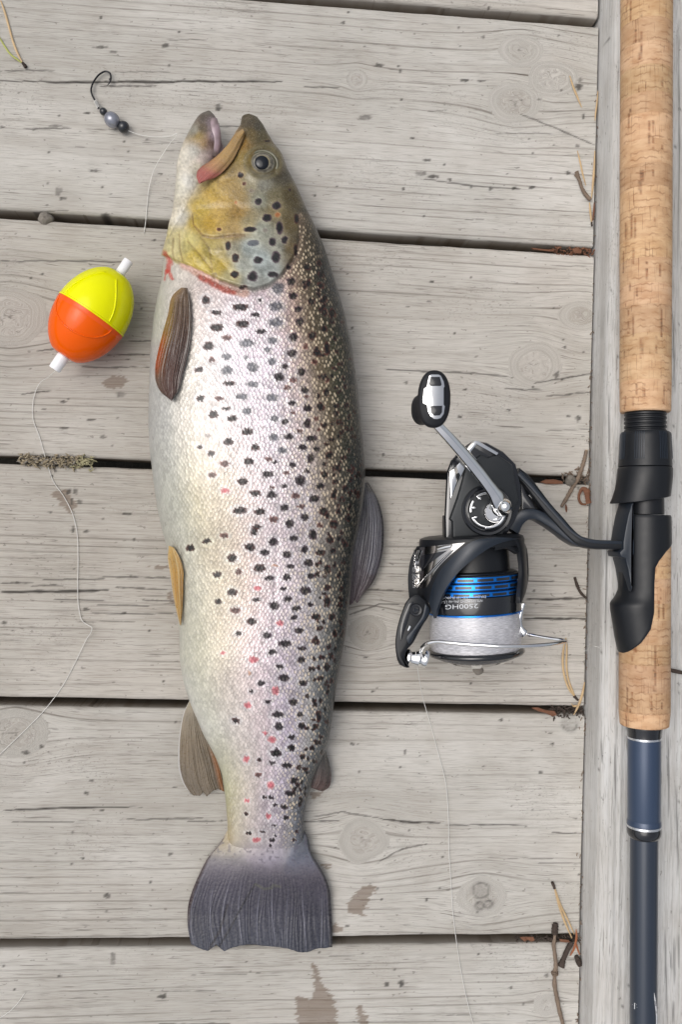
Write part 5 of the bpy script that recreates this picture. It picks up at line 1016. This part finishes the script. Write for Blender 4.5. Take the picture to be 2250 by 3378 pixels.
knob = put('handle_knob', pymesh('handle_knob', v, f, True, None), RUBB, reel)
def kslab(name, poly, z1, z0, mat, par, bev=.0005): 
    v, f = slab(poly, z1, z0, bev); return put(name, pymesh(name, v, f, True, 30), mat, par)
cap = kslab('knob_cap', [(1416,1237),(1424,1234),(1448,1234),(1456,1238),(1466,1258),(1469,1275),(1466,1280),(1466,1334),(1470,1340),(1466,1366),(1456,1380),(1444,1384),(1432,1383),(1420,1374),(1412,1358),(1408,1336),(1396,1332),(1395,1318),(1398,1282),(1408,1274),(1411,1258)], .1112, .108, CHROME, knob, .0007)
kslab('cap_slot', [(1422,1243),(1452,1243),(1458,1268),(1455,1273),(1420,1272),(1416,1266)], .1117, .110, GLOSS, cap, .0002)
kslab('cap_slot', [(1420,1339),(1460,1338),(1459,1360),(1452,1370),(1434,1371),(1424,1362)], .1117, .110, GLOSS, cap, .0002)
# stem: two bars that meet before the foot
def zt(q): return np.clip((q[:, 0]-P(1720, 1600, .04)[0])/(P(2060, 1800, .045)[0]-P(1720, 1600, .04)[0]), 0, 1.1)*.010
def bar(pts, wds, zs, name, mat, par, h=.0045):
    pts = np.asarray(pts, float); n = 60; q = smoothpath(np.c_[pts, wds, zs], n); c = P(q[:, 0], q[:, 1], q[:, 3]); tg = np.gradient(c, axis=0); tg /= np.linalg.norm(tg, axis=1)[:, None]
    s = np.cross([0, 0, 1.], tg); s /= np.linalg.norm(s, axis=1)[:, None]; w = q[:, 2]*KS
    pr = [(-1, -1), (-1, .55), (-.82, .9), (-.45, 1.0), (.45, 1.0), (.82, .9), (1, .55), (1, -1)]
    V = np.stack([c+s*(w*a)[:, None]+np.array([0, 0, h*(b-1)]) for a, b in pr], 1).reshape(-1, 3); m = len(pr)
    return put(name, pymesh(name, V, [tuple(x) for x in gridq(n, m, True)]+[tuple(range(m))[::-1], tuple((n-1)*m+np.arange(m))], True, 32), mat, par)
stem = bar([(1708,1555),(1735,1578),(1775,1628),(1812,1676),(1850,1718),(1885,1757),(1915,1782),(1952,1794),(2010,1798),(2078,1799)], [16,17,17,17,17,16,16,16,15,15], [.046,.047,.048,.049,.050,.051,.052,.0525,.053,.053], 'stem', MATTE, reel, .006)
bar([(1714,1560),(1752,1600),(1800,1656),(1850,1712),(1893,1758),(1925,1778),(1960,1786),(2020,1789),(2076,1790)], [9,8,7,6.5,6,6,6,5.5,5], [.0475,.0482,.0492,.0502,.0512,.0522,.0528,.0533,.0533], 'stem_rib', SLATE, stem, .002)
bar([(1690,1748),(1712,1716),(1738,1698),(1770,1697),(1812,1718),(1850,1744),(1885,1772),(1915,1790),(1945,1797)], [30,24,20,18,17,17,16,14,10], [.044,.045,.046,.0465,.0475,.0485,.0495,.0505,.051], 'stem_strut', SLATE, stem, .006)
zsl('stem_web', [(1716,1580),(1738,1622),(1775,1685),(1812,1695),(1812,1690),(1745,1636),(1752,1618),(1812,1668),(1830,1702),(1880,1752),(1910,1786),(1880,1776),(1850,1748),(1812,1722),(1770,1698),(1738,1680),(1724,1690),(1722,1640)], .043, .039, GLOSS, stem, .0004)
# foot lies along the rod
fz = .0555
zsl('foot', [(2086,1660),(2094,1658),(2095,1735),(2091,1770),(2096,1790),(2096,1824),(2090,1838),(2092,1870),(2090,1930),(2086,1952),(2082,1930),(2074,1880),(2064,1842),(2050,1838),(2046,1822),(2058,1810),(2058,1788),(2060,1776),(2066,1740),(2074,1700)], fz, .036, SLATE, stem, .0012)
# ------------------------------------------------------------------ the float
bob = empty('bobber', P(300, 1040, 0), 'translucent yellow and orange plastic float with white stem ends lying left of the trout', 'fishing float')
kf = mpp(300, 1040, .0235); FZ = 125*kf+.0006
FC = P(300, 1040, FZ); fa = P(429.5, 856, FZ)-P(179, 1222.5, FZ); fa /= np.linalg.norm(fa)
def plastic(name, c, trans, tr):
    t = NT(name); n = t.noise(t.pos(), 220, 3)
    col = t.mix(t.math('MULTIPLY', n, .25), c, tuple(q*.8 for q in c))
    d = t.n('ShaderNodeBsdfDiffuse'); t.l(col, d.inputs[0]); tl = t.n('ShaderNodeBsdfTranslucent'); t.l(col, tl.inputs[0]); g = t.n('ShaderNodeBsdfGlossy'); g.inputs['Roughness'].default_value = .10; g.inputs[0].default_value = (1, 1, 1, 1)
    tp = t.n('ShaderNodeBsdfTransparent'); tp.inputs[0].default_value = (*tr, 1)
    m1 = t.n('ShaderNodeMixShader'); m1.inputs[0].default_value = .16; t.l(d.outputs[0], m1.inputs[1]); t.l(tl.outputs[0], m1.inputs[2])
    m2 = t.n('ShaderNodeMixShader'); m2.inputs[0].default_value = trans; t.l(m1.outputs[0], m2.inputs[1]); t.l(tp.outputs[0], m2.inputs[2])
    fr = t.n('ShaderNodeFresnel'); fr.inputs[0].default_value = 1.32; t.l(t.bump(n, .05, .0005), fr.inputs['Normal'])
    m3 = t.n('ShaderNodeMixShader'); t.l(fr.outputs[0], m3.inputs[0]); t.l(m2.outputs[0], m3.inputs[1]); t.l(g.outputs[0], m3.inputs[2])
    return t.done(m3.outputs[0])
YEL = plastic('fluorescent_yellow_plastic', (1.0, 1.0, .0), .13, (.93, 1.0, .06)); ORA = plastic('fluorescent_orange_plastic', (1.0, .14, .0), .13, (1.0, .22, .05))
def bl(prof, n=72): return lathe(FC-fa*.1, FC, [(.1+a*kf, r*kf) for a, r in prof], n)
def half(L, sgn, r0=123, re=24, inset=0, ex=2.05):
    s = np.linspace(0, 1, 26); return [(sgn*(L-inset)*x, (re+(r0-inset-re)*(1-x**ex)**(.62) if x < 1 else re)) for x in s]
def shell_of(pr, th):                                                  # closed thin shell
    return pr+[(a*(1-.02*(i > 20)), max(r-th, 4)) for i, (a, r) in enumerate(pr)][::-1]+pr[:1]
yp = half(172, 1); op = half(168, -1, re=28)
v, f = bl(shell_of(yp, 5)); ys_ = put('yellow_shell', pymesh('yellow_shell', v, f[:-2], True, 60), YEL, bob)
v, f = bl(shell_of(op, 5)); os_ = put('orange_shell', pymesh('orange_shell', v, f[:-2], True, 60), ORA, bob)
v, f = bl([(-1.2, 116), (-1.2, 123.8), (0, 124.6), (4.5, 124.4), (5.5, 123), (5.5, 116)], 96); put('yellow_rim', pymesh('yellow_rim', v, f[:-2], True, 40), plastic('bright_yellow_plastic', (.95, .95, .0), .1, (1, 1, .2)), bob)
v, f = bl([(-19, 115), (-19, 121.6), (-17, 123), (-3, 124), (-2.4, 116)], 96); put('orange_rim', pymesh('orange_rim', v, f[:-2], True, 40), plastic('pale_orange_plastic', (1.0, .14, .02), .15, (1, .3, .1)), bob)
v, f = bl([(2, 26), (4, 30), (60, 27), (160, 24), (165, 22)], 40); put('yellow_core', pymesh('yellow_core', v, f, True, 40), YEL, bob)
v, f = bl([(-6, 60), (-5, 112), (-20, 107), (-50, 96), (-80, 64), (-92, 20)], 64); put('inner_cup', pymesh('inner_cup', v, f, True, 50), ORA, bob)
def ridge(name, mat, pts, prof, w=.0005):                               # mould lines standing proud of the shell
    pa = np.array([q[0] for q in prof])*np.sign(prof[5][0]); pr_ = np.array([q[1] for q in prof]); L = []
    e1 = np.cross([0, 0, 1.], fa); e1 /= np.linalg.norm(e1); e2 = np.cross(fa, e1)
    for a_, th_ in pts: r_ = np.interp(abs(a_), pa, pr_); L.append(FC+fa*a_*kf+(r_*kf+.0001)*(math.cos(th_)*e1+math.sin(th_)*e2))
    v, f = tube(L, w, 8, 60); put(name, pymesh(name, v, f, True, None), mat, bob)
sg_ = 1 if np.cross(fa, np.cross([0, 0, 1.], fa))[2] > 0 else -1
T0 = sg_*math.pi/2
ridge('mould_ridge', YEL, [(s_, T0-.75+.55*(s_/150)**2) for s_ in np.linspace(8, 138, 12)], yp)
ridge('mould_ridge', YEL, [(s_, T0+.75-.55*(s_/150)**2) for s_ in np.linspace(8, 138, 12)], yp)
ridge('mould_ridge', ORA, [(-8-78*math.sin(q), T0+.95*math.cos(q)) for q in np.linspace(0, math.pi, 15)], op)
v, f = bl([(165, 10), (166, 16.5), (223, 16.8), (225, 15.5), (225.4, 9), (215, 8)], 40); put('stem_end', pymesh('stem_end', v, f, True, 40), WHITEP, bob)
v, f = bl([(-158, 12), (-160, 21), (-219, 20.5), (-221, 19), (-221.5, 10), (-212, 9)], 40); put('stem_end', pymesh('stem_end', v, f, True, 40), WHITEP, bob)
# ------------------------------------------------------------------ hook and beads
rig = empty('hook_rig', P(368, 395, 0), 'black hook with grey and black beads on clear line beside the trout mouth', 'fishing hook')
HOOKM = simple('black_nickel_wire', (.03,.03,.033), .22, .85)
hp = [(352,281,.0022),(357,277,.0024),(362,269,.0026),(364.5,254,.0026),(361,241,.0024),(349,235.5,.0022),(330,243,.0022),(314,260,.0022),(303,280,.0022),(299.5,299,.0024),(303,314,.0026),(312,331,.0028),(318,345,.0030),(325,358,.0032)]
v, f = tube([P(*q) for q in hp], [.0001,.0003]+[.00058]*10+[.00052,.0005], 10, 90); hk = put('hook', pymesh('hook', v, f, True, None), HOOKM, rig)
v, f = tube([P(360.5,259,.0028), P(358.5,265,.0029)], [.00035,.00005], 6); put('barb', pymesh('barb', v, f), HOOKM, hk)
w = []
for i in range(64):
    s = i/63; x, y = 313+11*s, 333+24*s; a = s*2*np.pi*7; c = P(x, y, .0029); w.append(c+[.0009*math.cos(a), .0006*math.cos(a), .0009*math.sin(a)])
v, f = tube(w, .00025, 6, 200); put('knot', pymesh('knot', v, f, True, None), NYLON, hk)
BK = simple('black_bead', (.016,.018,.022), .26, 0, .5, .25, 900, .1, .05, .0002)
t = NT('pearl_grey_bead'); v_ = t.pos(); n = t.noise(v_, 260, 3); lw = t.n('ShaderNodeLayerWeight'); lw.inputs[0].default_value = .4
PEARL = t.done(t.bsdf(t.mix(t.range(n, .35, .65), (.20,.21,.25), (.30,.31,.36)), .26, .45, .5, .4, nrm=t.bump(n, .15, .0006)))
def bead(x, y, r, sq, mat, rot=0):
    k = mpp(x, y, r*.00018); z = r*k+.0003; c = P(x, y, z); A = c-np.array([math.cos(rot), math.sin(rot), 0])*r*k*sq
    s = np.linspace(-1, 1, 17); pr = [((a+1)*r*k*sq, r*k*math.sqrt(max(0, 1-a*a))) for a in s]; pr[0] = (pr[0][0]+.04*r*k, 2.2*k); pr[-1] = (pr[-1][0]-.04*r*k, 2.2*k)
    v, f = lathe(A, c, pr, 32); return put('bead', pymesh('bead', v, f, True, None), mat, rig)
bead(340, 368, 12.5, 1.05, BK, -.9); bead(368, 395, 25, 1.12, PEARL, -.8); bead(406, 419, 20, 1.0, BK, -.7)
lp = [(420,430,.0035),(440,438,.003),(483,449,.0022),(521,452,.0025),(560,449,.004),(583,443,.006),(581,448,.006),(562,470,.006),(540,502,.005),(509,556,.0035),(490,621,.002),(484,678,.0012),(479,736,.0008),(474,768,.0007)]
v, f = tube([P(*q) for q in lp], .00024, 6, 160); put('leader', pymesh('leader', v, f, True, None), NYLON, rig)
# ------------------------------------------------------------------ loose line
l1 = [(180,1224,.0235),(165,1238,.018),(150,1249,.010),(137,1257,.005),(124,1272,.002),(112,1302,.001),(106,1340,.0008),(107,1381,.0008),(128,1440,.0008),(143,1494,.0016),(155,1530,.0022),(163,1558,.0012),(175,1589,.0008),(208,1636,.0008),(238,1696,.0008),(252,1755,.0008),(256,1833,.0008),(255,1940,.0008),(259,2011,.0008),(271,2050,.001),(290,2063,.0016),(302,2071,.003),(300,2082,.003),(285,2106,.002),(250,2178,.001),(202,2267,.0008),(149,2338,.0009),(92,2398,.0008),(40,2448,.0008),(0,2486,.0008),(-120,2590,.0008),(-240,2740,.0008),(-260,2900,.0008)]
v, f = tube([P(*q) for q in l1], .00021, 6, 420); ln_ = put('fishing_line', pymesh('fishing_line', v, f, True, None), NYLON); tag(ln_, 'clear nylon line winding from the bottom of the float across the left planks', 'fishing line')
l3 = [(1372,2150,.0455),(1374,2172,.045),(1376,2190,.041),(1382,2231,.030),(1389,2270,.018),(1396,2305,.008),(1406,2340,.003),(1415,2370,.0012),(1446,2485,.0008),(1469,2574,.0008),(1479,2683,.0008),(1482,2810,.0008),(1488,2906,.0008),(1497,3033,.0008),(1507,3110,.0008),(1529,3244,.0008),(1561,3378,.0008),(1600,3520,.0008)]
v, f = tube([P(*q) for q in l3], .00021, 6, 300); ln_ = put('fishing_line', pymesh('fishing_line', v, f, True, None), NYLON); tag(ln_, 'clear nylon line running down the planks from the reel roller', 'fishing line')
l4 = [(-60,3390,.0008),(0,3357,.0008),(35,3332,.0008),(60,3305,.0008),(80,3276,.0009)]
v, f = tube([P(*q) for q in l4], .00021, 6, 60); ln_ = put('fishing_line', pymesh('fishing_line', v, f, True, None), NYLON); tag(ln_, 'short end of clear line in the bottom left corner', 'fishing line')
v, f = tube([P(1926,2147,.0018), P(1934,2146,.003), P(1944,2134,.010), P(1952,2130,.020), P(1966,2132,HB+.001), P(1985,2138,HB+.0006)], .0002, 6, 50); o = put('frayed_fibre', pymesh('frayed_fibre', v, f, True, None), NYLON); tag(o, 'wisp of pale fibre caught on the edge board beside the reel', 'fibre')
# ------------------------------------------------------------------ needles, twigs and litter
TAN = simple('dry_tan_needle', alb((198,170,130)), .5, 0, .4, 0, 400, .4); ORN = simple('orange_needle', alb((158,98,64)), .5, 0, .4, 0, 400, .4); GRN = simple('green_needle', alb((168,172,92)), .5, 0, .4, 0, 400, .3)
BARK = simple('grey_brown_bark', alb((128,112,98)), .85, 0, .3, 0, 700, .7, .8, .0010); DARK = simple('dark_bark', alb((74,64,58)), .85, 0, .3, 0, 700, .6, .8, .0010); RUST = simple('rust_bark', alb((122,84,64)), .75, 0, .3, 0, 500, .6, .5, .0008); LICH = simple('pale_lichen', alb((150,138,116)), .9, 0, .3, 0, 500, .6); LICHG = simple('grey_green_lichen', alb((160,154,122)), .9, 0, .3, 0, 500, .5); GREYC = simple('grey_chip', alb((130,124,116)), .85, 0, .3, 0, 500, .6, .6, .0008)
def needle(pts, w, name='needle', mat=TAN, par=None, z=None, flat=.6):
    pts = [(q[0], q[1], q[2] if len(q) > 2 else w*.00019*.6) for q in pts]
    if len(pts) == 2: pts = [pts[0], tuple((np.array(pts[0])+np.array(pts[1]))/2+[random.uniform(-2, 2), 0, 0]), pts[1]]
    rr_ = np.interp(np.linspace(0, 1, len(pts)), [0, .15, .85, 1], [.5, 1, 1, .45])*w*.5*.00019
    v, f = tube([P(*q) for q in pts], rr_, 7, 30, flat); return put(name, pymesh(name, v, f, True, 50), mat, par)
def twig(pts, w, name, mat, par=None, z0=.0012):
    pts = [(q[0], q[1], q[2] if len(q) > 2 else w*.5*.00019+.0002) for q in pts]; n = 46
    rr_ = w*.5*.00019*(.75+.5*rng.random(len(pts)))
    v, f = tube([P(*q) for q in pts], rr_, 9, n, 1.0, jitter=.34); return put(name, pymesh(name, v, f, True, None), mat, par)
e = empty('needle_pair', P(50, 140, 0), 'pair of pine needles, one green, in the top left corner', 'pine needles')
needle([(0,0),(14,40),(28,90),(42,140),(58,180),(76,212)], 7, 'needle', TAN, e); needle([(-6,118),(12,150),(34,180),(58,198),(76,212)], 6, 'needle', GRN, e); twig([(72,206),(80,216),(84,222)], 9, 'sheath', DARK, e)
tag(needle([(1881,250),(1892,285),(1906,320),(1920,354)], 7, 'pine_needle', TAN), 'single dry pine needle by the black resin blob near the top right', 'pine needle')
tag(needle([(1974,300),(1970,345),(1966,375),(1964,398)], 6, 'pine_needle', TAN), 'short dry needle against the edge board right of the resin blob', 'pine needle')
e = empty('twig', P(1930, 620, 0), 'short forked grey twig with dry needles against the edge board near the top', 'twig')
twig([(1903,566),(1912,590),(1922,622),(1936,645),(1950,660)], 13, 'stem', BARK, e); twig([(1898,575),(1906,588),(1914,602)], 7, 'side_shoot', BARK, e)
needle([(1906,497),(1914,530),(1924,575),(1934,612)], 6, 'needle', TAN, e); needle([(1964,497),(1961,560),(1957,610),(1952,656)], 8, 'needle', TAN, e); needle([(1946,668),(1949,700),(1953,738)], 8, 'needle', TAN, e); needle([(1962,668),(1960,700),(1956,728)], 7, 'needle', RUST, e); twig([(1953,732),(1954,746)], 8, 'sheath', DARK, e)
e = empty('twig', P(1895, 1580, 0), 'long bent grey twig beside the reel stem, pointing up the edge board', 'twig')
twig([(1936,1486),(1928,1520),(1915,1560),(1906,1582),(1888,1612),(1868,1648),(1853,1672)], 13, 'stem', BARK, e); twig([(1934,1484),(1937,1491)], 11, 'snapped_end', simple('fresh_wood', alb((206,186,160)), .7), e)
def lump(x, y, r, h, mat, name, label=None, cat=None, par=None, seed=0, z=0.0, sx=1.0):
    n, m = 18, 8; th = np.linspace(0, 2*np.pi, n, endpoint=False); c = P(x, y, z); V = []; k = .00018*r
    for i in range(m):
        a = i/(m-1)*np.pi/2; q = math.cos(a)*(1+.35*(vnoise(np.cos(th)*1.7+seed, np.sin(th)*1.7+i*.4+seed)-.5)); V.append(np.c_[c[0]+sx*k*q*np.cos(th), c[1]+k*q*np.sin(th), z+h*math.sin(a)*(1+.3*(vnoise(th*1.3, th*0+i+seed)-.5))])
    f = [tuple(x) for x in gridq(m, n, True)]+[tuple((m-1)*n+np.arange(n)), tuple(range(n))[::-1]]
    o = put(name, pymesh(name, np.vstack(V), f, True, 50), mat, par); return tag(o, label, cat)
lump(1882, 1584, 19, .0045, GREYC, 'bud_scale', 'round grey bud scale by the twig beside the reel stem', 'debris', seed=3)
lump(150, 722, 22, .004, GREYC, 'pebble', 'small grey stone wedged in the gap left of the trout head', 'stone', seed=5, z=-.0012, sx=1.2)
lump(1578, 2211, 17, .002, GREYC, 'wood_chip', 'grey wood chip just below the reel drag knob', 'wood chip', seed=8, sx=1.2)
v, f = tube([P(1935,1664,.0015), P(1920,1662,.0018), P(1911,1645,.0022), P(1914,1625,.0025), P(1924,1612,.003), P(1936,1620,.003), P(1940,1645,.0022), P(1944,1660,.0018)], [.0006,.0008,.0009,.0010,.0013,.0021,.0016,.0020], 8, 60, .6, jitter=.2); tag(put('bark_curl', pymesh('bark_curl', v, f, True, 50), RUST), 'curled orange bark flake beside the twig and edge board', 'bark')
def flake(poly, z, mat, name='bark_flake', par=None, thick=.0008, curl=.0015):
    poly = np.asarray(poly, float); c = poly.mean(0); V = []
    for dz in (0, -thick):
        p = P(poly[:, 0], poly[:, 1], z); p[:, 2] += dz+curl*rng.random(len(poly)); V.append(p)
    n = len(poly); f = [tuple(range(n)), tuple(n+np.arange(n))[::-1]]+[(i, (i+1) % n, n+(i+1) % n, n+i) for i in range(n)]
    return put(name, pymesh(name, np.vstack(V), f, False, None), mat, par)
tag(flake([(1783,1590),(1800,1582),(1830,1582),(1856,1588),(1858,1596),(1830,1597),(1800,1596)], .0002, RUST), 'red brown bark strip lying in the plank gap right of the reel body', 'bark')
tag(needle([(1868,1664),(1870,1690)], 8, 'bark_splinter', RUST), 'tiny orange splinter under the tip of the twig by the reel stem', 'splinter')
tag(twig([(1897,1904),(1905,1930),(1917,1955),(1936,1974)], 10, 'twig', DARK), 'short dark twig right of the reel spool', 'twig')
e = empty('needle_pair', P(1870, 2210, 0), 'pair of long curved dry needles at the tip of the bail wire', 'pine needles')
needle([(1868,2104),(1859,2150),(1858,2195),(1866,2240),(1880,2275),(1898,2300)], 8, 'needle', TAN, e); needle([(1871,2110),(1871,2150),(1870,2195),(1876,2240),(1888,2275),(1900,2300)], 7, 'needle', TAN, e); twig([(1895,2296),(1908,2310)], 8, 'sheath', DARK, e)
tag(needle([(1930,2250),(1922,2290),(1910,2326),(1894,2358)], 9, 'pine_needle', TAN), 'dry needle leaning over the gap litter below the curved needle pair', 'pine needle')
tag(flake([(1752,2334),(1775,2333),(1800,2342),(1830,2345),(1836,2358),(1822,2362),(1800,2352),(1775,2345)], .0012, RUST), 'orange bark flake in the gap below the reel, left of the dark crumbs', 'bark')
tag(flake([(1884,2318),(1890,2326),(1906,2325),(1900,2332),(1890,2331)], .0026, TAN), 'small cream husk on the dark crumbs below the reel', 'husk')
tag(flake([(1812,2372),(1880,2368),(1886,2376),(1870,2378)], -.0005, GREYC), 'thin grey splinter on the edge of the gap below the reel', 'splinter') if False else None
e = empty('needle_pair', P(1860, 3000, 0), 'pair of straight pale needles above the lowest gap', 'pine needles')
needle([(1830,2930),(1845,2985),(1862,3035),(1888,3095)], 8, 'needle', TAN, e); needle([(1832,2930),(1850,2985),(1872,3030),(1896,3082)], 7, 'needle', TAN, e); twig([(1822,2910),(1827,2920),(1831,2932)], 9, 'sheath', DARK, e)
e = empty('twig', P(1832, 3200, 0), 'long knobbly brown twig crossing the lowest gap and leaving the bottom of the frame', 'twig')
twig([(1836,3046),(1832,3070),(1831,3095),(1828,3115),(1832,3150),(1835,3190),(1832,3212),(1831,3250),(1838,3290),(1846,3330),(1858,3378),(1870,3430)], 14, 'stem', BARK, e); twig([(1834,3046),(1832,3060),(1831,3082)], 18, 'bud', DARK, e); twig([(1830,3205),(1833,3216)], 21, 'node', BARK, e)
tag(twig([(1888,3108),(1874,3132),(1862,3160),(1852,3188)], 19, 'catkin', DARK), 'plump brown catkin beside the long twig at the lowest gap', 'catkin')
e = empty('needle_pair', P(1895, 3110, 0), 'forked orange needles against the edge board at the lowest gap', 'pine needles')
needle([(1902,3066,.004),(1903,3090,.004),(1899,3114,.003),(1892,3135,.002),(1882,3153,.001)], 8, 'needle', ORN, e); needle([(1900,3108,.0035),(1906,3128,.002),(1913,3150,.001)], 7, 'needle', ORN, e)
tag(twig([(1902,3154),(1909,3170),(1914,3186)], 17, 'bud', DARK), 'stubby dark bud against the edge board below the forked orange needles', 'bud')
tag(flake([(1714,3090),(1732,3088),(1760,3090),(1764,3100),(1752,3104),(1740,3098),(1730,3104)], .0005, RUST), 'orange bark flake in the lowest gap, left of the long twig', 'bark')
tag(flake([(1846,3096),(1876,3100),(1884,3108),(1860,3108),(1848,3104)], .001, RUST), 'orange bark flake in the lowest gap between twig and needles', 'bark')
tag(flake([(2212,2204),(2232,2208),(2256,2214),(2258,2226),(2236,2222),(2216,2218)], HB+.0014, DARK), 'brown leaf scrap at the right edge beside the cork handle', 'leaf')
tag(flake([(1752,818),(1800,823),(1828,824),(1828,830),(1790,828),(1760,824)], .0004, RUST), 'thin orange bark strip in the gap left of the needles, right of the trout head', 'bark')
tag(flake([(1888,822),(1905,818),(1920,826),(1918,836),(1895,836)], .001, RUST), 'rusty bark lump in the gap by the edge board, right of the trout head', 'bark')
def litter(boxes, n, name, label, cat, mats=None):
    L = []
    for x0, x1, y0, y1, z0, z1, k in boxes:
        for i in range(k):
            x, y = rng.uniform(x0, x1), rng.uniform(y0, y1); a = rng.uniform(0, 6.3); l = rng.uniform(4, 14); w_ = rng.uniform(1.2, 3.2)*.00019
            z = rng.uniform(z0, z1); L.append(tube([P(x, y, z), P(x+l*.5*math.cos(a)+rng.uniform(-2, 2), y+l*.5*math.sin(a), z+rng.uniform(-.0006, .0012)), P(x+l*math.cos(a), y+l*math.sin(a), z)], [w_*.7, w_, w_*.5], 5, 5, .7))
    v, f = joinvf(L); o = put(name, pymesh(name, v, f, True, 50), mats); tag(o, label, cat); o['kind'] = 'stuff'; return o
litter([(1815,1930,2330,2368,-.004,.001,170)], 0, 'leaf_litter', 'dark crumbs of bark and soil in the gap below the reel', 'litter', DARK)
litter([(1822,1962,818,842,-.004,.0008,110)], 0, 'leaf_litter', 'rusty needle and bark crumbs in the gap right of the trout head', 'litter', RUST)
litter([(1700,1915,3088,3106,-.004,.0006,120)], 0, 'leaf_litter', 'brown crumbs in the lowest gap around the twig', 'litter', DARK)
litter([(1858,1950,1545,1592,-.003,.001,90)], 0, 'leaf_litter', 'grey crumbs in the gap behind the bent twig by the reel stem', 'litter', BARK)
yy = rng.uniform(300, 3378, 150); L = []
for y in yy:
    xb = np.interp(y, [0,850,1250,2500,3378], [1982,1967,1956,1932,1914]); x = xb-rng.uniform(1, 9)*(1+1.5*(rng.random() < .15)); a = rng.normal(1.5, .6); l = rng.uniform(3, 13); w_ = rng.uniform(.8, 2.0)*.00019
    L.append(tube([P(x, y, .0003), P(x+l*math.cos(a), y+l*math.sin(a), .0004)], w_, 5, 4))
v, f = joinvf(L); o = put('leaf_litter', pymesh('leaf_litter', v, f, True, 50), BARK); tag(o, 'fine grey crumbs along the foot of the edge board', 'litter', None, 'stuff')
# lichen tuft caught in the gap
def strands(n, x0, x1, mat, par):
    L = []
    for i in range(n):
        x = rng.uniform(x0, x1); y = 1521+(x-180)*.02+rng.normal(0, 9); a = rng.choice([0, math.pi])+rng.normal(0, .5); z = rng.uniform(-.002, .003); pts = []
        l = rng.uniform(8, 20); 
        for k in range(4): pts.append(P(x, y, z)); x += l*.4*math.cos(a); y += l*.4*math.sin(a); a += rng.normal(0, .6); z += rng.uniform(-.0008, .0010)
        L.append(tube(pts, [.0005,.00058,.0004,.00015], 5, 7))
    v, f = joinvf(L); put('strand', pymesh('strand', v, f, True, None), mat, par)
e = empty('lichen', P(180, 1520, 0), 'dry tangled tuft of lichen caught in the plank gap below the float', 'lichen')
strands(190, 70, 270, LICH, e); strands(90, 60, 250, GREYC, e); strands(70, 245, 300, LICHG, e)

for names, g in ((('needle_pair', 'pine_needle'), 'fallen pine needles on the deck'), (('twig',), 'twigs lying by the edge board'), (('fishing_line',), 'loose clear fishing line'), (('bark_flake', 'bark_curl'), 'bark scraps in the plank gaps'), (('leaf_litter',), 'crumbs gathered in the deck gaps')):
    for o in C.objects:
        if o.parent is None and o.name.split('.')[0] in names: o['group'] = g
